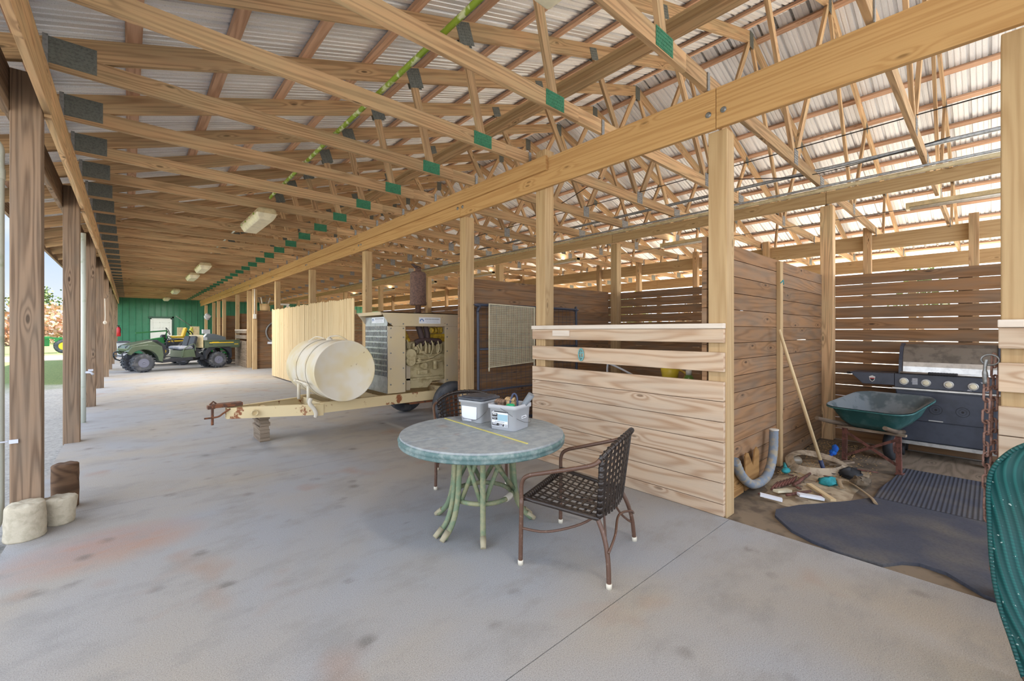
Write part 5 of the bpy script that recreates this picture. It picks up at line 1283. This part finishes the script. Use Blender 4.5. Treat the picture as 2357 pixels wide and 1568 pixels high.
for s in (-1, 1):
    m = MB(); arc = [(1.215+.44*math.cos(a), .36+.46*math.sin(a)) for a in [PI*k/10*.98 for k in range(0, 11)]]
    out = [(1.64, .42), (1.66, .80), (1.5, .92), (1.15, .95), (.8, .93), (.70, .75), (.66, .3)]
    side(m, arc[2:]+[(.66, .34), (.63, .6), (.68, .93), (1.1, 1.0), (1.55, .93), (1.66, .76)], .36 if s > 0 else -.60, .60 if s > 0 else -.36); m.build('front_fender', M['olive'], t, local=True, bevel=.015)
    m = MB(); arc = [(-1.215+.44*math.cos(a), .36+.45*math.sin(a)) for a in [PI*k/10 for k in range(0, 11)]]
    side(m, arc+[(-1.70, .42), (-1.68, .80), (-1.55, .88), (-.85, .88), (-.74, .70), (-.72, .38)], .36 if s > 0 else -.62, .62 if s > 0 else -.36); m.build('rear_fender', M['blackp'], t, local=True, bevel=.01)
m = MB(); side(m, [(.66, .30), (.66, .42), (-.30, .48), (-.34, .36)], -.56, .56); m.build('floor_pan', M['blackp'], t, local=True, bevel=.01)
m = MB(); side(m, [(.95, 1.12), (.80, 1.16), (.55, .95), (.55, .45), (.64, .45), (.64, .9)], -.5, .5); m.build('dashboard', M['blackp'], t, local=True)
m = MB(); side(m, [(.05, .46), (.05, .74), (-.36, .78), (-.42, .46)], -.5, .54); m.build('seat_base', M['olive'], t, local=True, bevel=.01)
for y in (-.27, .27):
    m = MB(); loft(m, [[(x*1.0-.12, yy+y, z) for x, yy in rrect(w, w*.92, .08)] for w, z in ((.20, .76), (.24, .79), (.25, .86), (.20, .90))], True, True); sc_ = m.build('seat', plain('grey_vinyl', (150, 156, 170), .5), t, local=True)
    m = MB(); m.prism(rrect(.22, .23, .08), -.05, .05, Matrix.Translation((-.42, y, 1.06)) @ Matrix.Rotation(-.25, 4, 'Y') @ Matrix.Rotation(PI/2, 4, 'Y') @ Matrix.Rotation(PI/2, 4, 'Z')); m.build('backrest', M['blackp'], sc_, local=True, bevel=.02)
m = MB(); m.box((-.66, -.58, .82), (-.62, .58, 1.33)); 
m.build('cargo_guard', M['lampbase'], t, local=True)
m = MB()
m.box((-1.98, -.62, .80), (-.70, .62, .84)); m.box((-1.98, .58, .84), (-.70, .63, 1.10)); m.box((-1.98, -.63, .84), (-.70, -.58, 1.10)); m.box((-.74, -.62, .84), (-.70, .62, 1.12)); m.box((-2.0, -.62, .84), (-1.95, .62, 1.10)); m.box((-2.0, .56, 1.08), (-.69, .65, 1.12)); m.build('cargo_bed', M['olive'], t, local=True, bevel=.008)
m = MB(); m.box((-1.75, .63, 1.0), (-.86, .634, 1.03)); m.box((-1.93, .63, .93), (-1.78, .634, .955)); m.box((-1.2, .63, 1.03), (-.95, .634, 1.045)); m.build('yellow_stripe', M['jd_yellow'], t, local=True)
m = MB(); m.box((-.98, .63, .93), (-.84, .634, .945)); m.build('dark_badge', M['dark'], t, local=True)
m = MB(); side(m, [(-.34, .38), (-.2, .62), (-.5, .80), (-.72, .72), (-.55, .64), (-.72, .5)], .36, .44); side(m, [(-.62, .34), (-.62, .50), (-1.2, .46), (-1.2, .34)], .30, .42); side(m, [(-.3, .3), (-.3, .5), (-1.7, .52), (-1.7, .38)], -.2, .2); m.build('chassis', M['blackp'], t, local=True)
m = MB(); m.tube(curve([(1.58, .42, .40), (1.74, .44, .50), (1.76, .42, .70), (1.60, .4, .72)], 4), .022, 8); m.tube(curve([(1.58, -.42, .40), (1.74, -.44, .50), (1.76, -.42, .70), (1.60, -.4, .72)], 4), .022, 8); m.tube([(1.75, -.43, .6), (1.75, .43, .6)], .022, 8); m.tube([(1.60, .35, .72), (1.66, .33, .92), (1.5, .3, .99)], .016, 8); m.tube([(1.60, -.35, .72), (1.66, -.33, .92), (1.5, -.3, .99)], .016, 8); m.build('brush_guard', M['blackp'], t, local=True)
m = MB()
for y in (-.36, .36): m.prism(rrect(.09, .06, .03), 0, .02, Matrix.Translation((1.60, y, .86)) @ Matrix.Rotation(PI/2-.25, 4, 'Y') @ Matrix.Rotation(PI/2, 4, 'Z'))
m.build('headlight', M['white'], t, local=True)
m = MB(); m.tube([(.30+.17*.55*math.cos(2*PI*k/20), .27+.17*math.sin(2*PI*k/20), 1.16+.17*.8*math.cos(2*PI*k/20)) for k in range(20)], .015, 6, True); m.tube([(.30, .27, 1.16), (.6, .27, .95)], .018, 8); m.build('steering_wheel', M['blackp'], t, local=True)
m = MB(); m.tube(curve([(.02, .56, .5), (.0, .57, .74), (-.1, .57, .86), (-.35, .57, .98), (-.40, .56, .7)], 5), .018, 8); m.build('grab_rail', M['olive'], t, local=True)
# lawn tractor behind it
t = thing('lawn_tractor', 'green and black riding mower with yellow seat behind the utility vehicle', 'mower', (1.52, 24.6, .412), math.atan2(-.1, -.995))
fb_ = thing('flat_trailer', 'low black flat trailer carrying the riding mower', 'trailer', (1.5, 24.6, 0), math.atan2(-.1, -.995))
m = MB(); m.box((-.95, -.7, .34), (1.3, .7, .398)); m.build('deck', M['blackp'], fb_, local=True)
for y_ in (-.78, .78): wheel(None, M['tyre'], M['grime'], (-.2, y_, .26), .26, .15, fb_, tread=12, rim=.5, n=20)
for x, y, r, w in ((.45, .42, .2, .16), (.45, -.42, .2, .16), (-.35, .42, .32, .24), (-.35, -.42, .32, .24)):
    wheel(None, M['tyre'], M['jd_yellow'], (x, y, r), r, w, t, tread=14, rim=.5, n=24)
m = MB(); side(m, [(1.0, .45), (1.02, .62), (.8, .74), (.4, .82), (.35, .45)], -.28, .28); m.build('hood', M['jd_green'], t, local=True, bevel=.03)
m = MB(); side(m, [(.35, .42), (.35, .70), (-.1, .76), (-.5, .68), (-.85, .55), (-.8, .36), (.3, .3)], -.36, .36); side(m, [(.5, .75), (.45, .92), (.3, .94), (.25, .7)], -.2, .2); m.build('body', M['blackp'], t, local=True, bevel=.03)
m = MB(); side(m, [(.28, .66), (-.3, .68), (-.55, .58), (-.5, .55), (-.25, .62), (.28, .60)], .36, .375); m.build('yellow_stripe', M['jd_yellow'], t, local=True)
m = MB(); m.prism(rrect(.24, .24, .08), 0, .1, Matrix.Translation((-.1, 0, .77))); st = m.build('seat', M['jd_yellow'], t, local=True, bevel=.03)
m = MB(); m.prism(rrect(.22, .22, .08), -.05, .05, Matrix.Translation((-.36, 0, 1.02)) @ Matrix.Rotation(-.25, 4, 'Y') @ Matrix.Rotation(PI/2, 4, 'Y') @ Matrix.Rotation(PI/2, 4, 'Z')); m.build('backrest', M['jd_yellow'], st, local=True, bevel=.03)
m = MB(); m.tube([(.22+.17*.4*math.cos(2*PI*k/20), .17*math.sin(2*PI*k/20), 1.08+.17*.9*math.cos(2*PI*k/20)) for k in range(20)], .015, 6, True); m.tube([(.22, 0, 1.08), (.36, 0, .85)], .02, 8); m.build('steering_wheel', M['blackp'], t, local=True)
m = MB(); m.bar((1.35, .3, 1.0), (.3, .3, 1.1), .05, .06); m.bar((.32, .3, 1.1), (.32, .3, .75), .04, .04); m.build('front_boom', M['jd_green'], t, local=True)
for s in (-1, 1):
    m = MB(); m.tube(curve([(-.6, s*.3, .6), (-.62, s*.3, .95), (-.5, s*.3, 1.1)], 4), .025, 8); m.build('roll_post', M['blackp'], t, local=True)
# green implement and clutter beyond
t = thing('green_implement', 'low green implement partly hidden behind the utility vehicle bed', 'implement', (3.0, 23.4, 0))
m = MB(); m.box((2.6, 23.2, .28), (3.5, 23.9, .36)); m.box((2.6, 23.3, .36), (3.5, 23.8, .55)); m.box((2.62, 23.25, .55), (2.8, 23.85, .8)); m.box((2.9, 23.3, .62), (3.5, 23.8, .82)); m.build('deck', M['jd_green'], t, bevel=.01)
for x in (2.72, 3.38):
    m = MB(); m.lathe([(.08, -.04), (.13, -.05), (.14, 0), (.13, .05), (.08, .04)], 20, Matrix.Translation((x, 23.15, .141)) @ Matrix.Rotation(PI/2, 4, 'X')); m.build('wheel', M['tyre'], t)
t = thing('grey_cart', 'grey covered cart beyond the utility vehicle', 'cart', (3.1, 25.5, 0))
m = MB(); m.box((2.75, 25.2, .3), (3.55, 26.2, .95)); m.build('box', M['galv'], t, bevel=.02)
m = MB(); m.prism([(2.7, .96), (3.56, .96), (3.56, 1.2), (3.1, 1.36), (2.85, 1.36), (2.7, 1.2)], -26.2, -25.2, MX); m.build('cover', plain('grey_cover', (132, 142, 150), .5), t)
for x in (2.85, 3.45):
    m = MB(); m.lathe([(.06, -.04), (.15, -.045), (.15, .045), (.06, .04)], 18, Matrix.Translation((x, 25.15, .151)) @ Matrix.Rotation(PI/2, 4, 'X')); m.build('wheel', M['tyre'], t)
for i, (x, y, z, s, lb) in enumerate(((2.78, 25.35, 1.37, (.3, .3, .2), 'white carton on top of the grey covered cart'), (2.60, 24.7, 0, (.28, .28, 1.2), 'tall white box standing left of the grey covered cart'), (2.72, 29.5, 0, (.4, .3, 1.75), 'tall cream box by the yellow cloth near the green wall'), (2.2, 30.5, 0, (.36, .3, 1.7), 'stack of pale cartons near the green wall corner'))):
    m = MB(); m.box((x-s[0]/2, y-s[1]/2, z), (x+s[0]/2, y+s[1]/2, z+s[2])); o = m.build('carton', M['paper'] if i < 2 else M['lampbase'], origin=(x, y, z)); tag(o, lb, 'carton', kind='thing')
    m = MB(); m.box((x-s[0]*.3, y-s[1]/2-.004, z+s[2]*.55), (x+s[0]*.1, y-s[1]/2, z+s[2]*.75)); m.build('print', M['lid'], o)
m = MB(); m.tube([(2.0, 31.0, 2.35), (2.75, 31.2, 1.75)], .02, 8); m.tube([(2.75, 31.2, 1.75), (3.2, 31.3, .01)], .02, 8); tag(m.build('leaning_pole', M['galv'], origin=(2.6, 31.1, 1)), 'bent grey pole leaning near the corner of the green wall', 'pole', kind='thing')
ragb((2.56, 29.35, 1.5), .16, (.5, .5, 1.3), plain('yellow_green_cloth', (206, 206, 96), .8), 'yellow_cloth', 'yellow-green cloth draped on the tall cream box', 'cloth', 8)
ragb((3.5, 31.2, 2.35), .2, (.7, .5, 1), M['paper'], 'white_rag', 'white rag tied on a far post near the green wall', 'rag', 9)

# ------------------------------------------------------------ yard: tractor, trees
t = thing('farm_tractor', 'green farm tractor with yellow wheels parked out in the yard', 'tractor', (-4.3, 45.5, -.1), PI+.1)
for x, y, r, w in ((.9, .55, .33, .2), (.9, -.55, .33, .2), (-.7, .6, .5, .32), (-.7, -.6, .5, .32)):
    wheel(None, M['tyre'], M['jd_yellow'], (x, y, r), r, w, t, tread=16, rim=.55, n=24)
m = MB(); side(m, [(1.3, .5), (1.3, 1.0), (1.0, 1.15), (.0, 1.2), (.0, .5)], -.3, .3); m.build('hood', M['jd_green'], t, local=True, bevel=.03)
m = MB(); side(m, [(-.2, .9), (-.5, 1.15), (-1.0, 1.1), (-1.3, .8), (-1.2, .7), (-.9, .95), (-.5, .98), (-.3, .8)], .45, .75); side(m, [(-.2, .9), (-.5, 1.15), (-1.0, 1.1), (-1.3, .8), (-1.2, .7), (-.9, .95), (-.5, .98), (-.3, .8)], -.75, -.45); m.build('fender', M['jd_green'], t, local=True)
m = MB(); m.bar((-1.6, .5, .9), (1.6, .5, 1.3), .1, .12); m.bar((-1.6, -.5, .9), (1.6, -.5, 1.3), .1, .12); m.build('loader_arm', M['jd_green'], t, local=True)
m = MB(); m.box((-.9, -.25, .6), (-.4, .25, 1.1)); m.build('seat', M['jd_yellow'], t, local=True, bevel=.04)
def foliage(name, a, b, k=1.0): return plain(name, a, .9, col2=b, vs=1.6, bump=0)
FM = [foliage('pine_green', (92, 112, 58), (52, 70, 38)), foliage('tan_brush', (186, 158, 122), (128, 108, 80)), foliage('pink_brush', (196, 150, 126), (146, 120, 92)), foliage('olive_leaf', (132, 136, 78), (84, 92, 50))]
def make_tree(h, w, mat, seed, lb, cat='tree', name='yard_tree', low=.35, group='trees beyond the yard'):
    rr = random.Random(seed)
    t = thing(name, lb, cat, (0, 0, 0), group=group)
    m = MB(); m.tube(curve([(0, 0, -.3), (rr.uniform(-.1, .1), .1, h*.3), (0, rr.uniform(-.2, .2), h*.75)], 4), [w*.06]*5+[w*.03]*4, 8); m.build('trunk', M['oldpost'], t, local=True)
    m = MB()
    for i in range(26):
        a = rr.uniform(0, 6.28); z = rr.uniform(low, .97)*h; rad = w*.5*(1.05-abs(z/h-.6))*rr.uniform(.2, 1)
        c = Vector((rad*math.cos(a), rad*math.sin(a), z))
        for j in range(26):
            d = Vector((rr.gauss(0, 1), rr.gauss(0, 1), rr.gauss(0, .8)))*w*.10; p = c+d
            n = Vector((rr.gauss(0, 1), rr.gauss(0, 1), rr.gauss(0, 1))).normalized(); u = n.orthogonal().normalized()*w*rr.uniform(.03, .055); v = n.cross(u)
            b = len(m.v); m.v += [p+u, p+v*.8, p-u, p-v*.8]; m.face((b, b+1, b+2, b+3))
    m.build('crown', FM[mat], t, local=True)
    return t
kinds = ['tall green pine beyond the yard', 'tan leafless brush thicket beyond the yard', 'pinkish brown brush thicket beyond the yard', 'olive green tree beyond the yard']
protos = [make_tree(8.5, 4.5, 0, 1, kinds[0], low=.5), make_tree(4.5, 5.5, 1, 2, kinds[1], low=.05), make_tree(4.0, 5.5, 2, 3, kinds[2], low=.05), make_tree(7, 5, 3, 4, kinds[3], low=.3)]
spots = [(0, -10.5, 98), (1, -8.2, 84), (2, -5.6, 78), (3, -12, 104), (0, -6.2, 104), (1, -4.5, 90), (2, -9.5, 70), (1, -13, 86), (3, -16, 92), (0, -19, 100), (2, -17, 80), (1, -22, 86), (3, -1, 100), (1, 2, 92), (0, 6, 106), (3, 46, 30), (0, 52, 38), (1, 44, 21), (3, 50, 12), (1, 43, 42), (3, 55, 58), (0, 50, 4)]
used = set()
for k, x, y in spots:
    if k not in used: o = protos[k]; used.add(k)
    else: o = dup(protos[k])
    o.location = (x, y, -.1); o.rotation_euler = (0, 0, x*1.7); s = 1+.18*math.sin(x*3); o.scale = (s, s, s)
    o['label'] = kinds[k]; o['group'] = 'trees and brush beyond the yard: '+kinds[k]
# ------------------------------------------------------------ camera, light
cd = bpy.data.cameras.new('camera'); cam = bpy.data.objects.new('camera', cd); COL.objects.link(cam)
yaw = math.atan2(1178.5-297, 985.)
cam.location = (0, 0, 1.5); cam.rotation_euler = (PI/2, 0, -yaw)
cd.sensor_width = 36; cd.lens = 985./2357*36; cd.shift_y = -22/2357; cd.clip_start = .05; cd.clip_end = 1000
SC.camera = cam
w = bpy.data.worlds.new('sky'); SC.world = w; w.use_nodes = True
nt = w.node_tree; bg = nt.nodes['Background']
tc = nt.nodes.new('ShaderNodeTexCoord'); sp = nt.nodes.new('ShaderNodeSeparateXYZ'); nt.links.new(tc.outputs['Generated'], sp.inputs[0])
rp = nt.nodes.new('ShaderNodeValToRGB'); nt.links.new(sp.outputs[2], rp.inputs[0])
el = rp.color_ramp.elements
el[0].position = 0; el[0].color = (.92, .95, 1.0, 1); el[1].position = .6; el[1].color = (.30, .50, .92, 1)
e = rp.color_ramp.elements.new(.16); e.color = (.50, .68, .96, 1)
nz = nt.nodes.new('ShaderNodeTexNoise'); nz.inputs['Scale'].default_value = 2.2; nz.inputs['Detail'].default_value = 5
mp = nt.nodes.new('ShaderNodeVectorMath'); mp.operation = 'MULTIPLY'; mp.inputs[1].default_value = (1, 1, 4); nt.links.new(tc.outputs['Generated'], mp.inputs[0]); nt.links.new(mp.outputs[0], nz.inputs['Vector'])
cr = nt.nodes.new('ShaderNodeValToRGB'); cr.color_ramp.elements[0].position = .48; cr.color_ramp.elements[1].position = .72; nt.links.new(nz.outputs['Fac'], cr.inputs[0])
mx = nt.nodes.new('ShaderNodeMix'); mx.data_type = 'RGBA'; nt.links.new(cr.outputs[0], mx.inputs[0]); nt.links.new(rp.outputs[0], mx.inputs[6]); mx.inputs[7].default_value = (.95, .97, 1, 1)
# clear deep blue to the north, brighter hazy sky elsewhere
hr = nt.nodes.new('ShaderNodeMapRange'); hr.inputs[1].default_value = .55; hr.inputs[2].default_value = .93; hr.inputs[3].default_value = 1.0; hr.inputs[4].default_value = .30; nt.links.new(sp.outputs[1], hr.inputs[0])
hz = nt.nodes.new('ShaderNodeMapRange'); hz.inputs[1].default_value = .4; hz.inputs[2].default_value = .93; hz.inputs[3].default_value = .6; hz.inputs[4].default_value = 0; nt.links.new(sp.outputs[1], hz.inputs[0])
m2 = nt.nodes.new('ShaderNodeMix'); m2.data_type = 'RGBA'; nt.links.new(hz.outputs[0], m2.inputs[0]); nt.links.new(mx.outputs[2], m2.inputs[6]); m2.inputs[7].default_value = (.92, .95, 1.0, 1)
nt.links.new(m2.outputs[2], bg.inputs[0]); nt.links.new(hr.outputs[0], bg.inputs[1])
sd = bpy.data.lights.new('sun', 'SUN'); so = bpy.data.objects.new('sun', sd); COL.objects.link(so)
sd.energy = 8.0; sd.angle = .02; sd.color = (1, .93, .82)
so.rotation_euler = Vector((-.60, -.22, -.76)).to_track_quat('-Z', 'Y').to_euler()
vs = SC.view_settings; vs.view_transform = 'Standard'; vs.look = 'None'; vs.gamma = 1; vs.exposure = 1.85
cy = SC.cycles; cy.max_bounces = 10; cy.diffuse_bounces = 7; cy.glossy_bounces = 3; cy.transmission_bounces = 6; cy.transparent_max_bounces = 8
cy.use_denoising = True; cy.caustics_reflective = False; cy.caustics_refractive = False
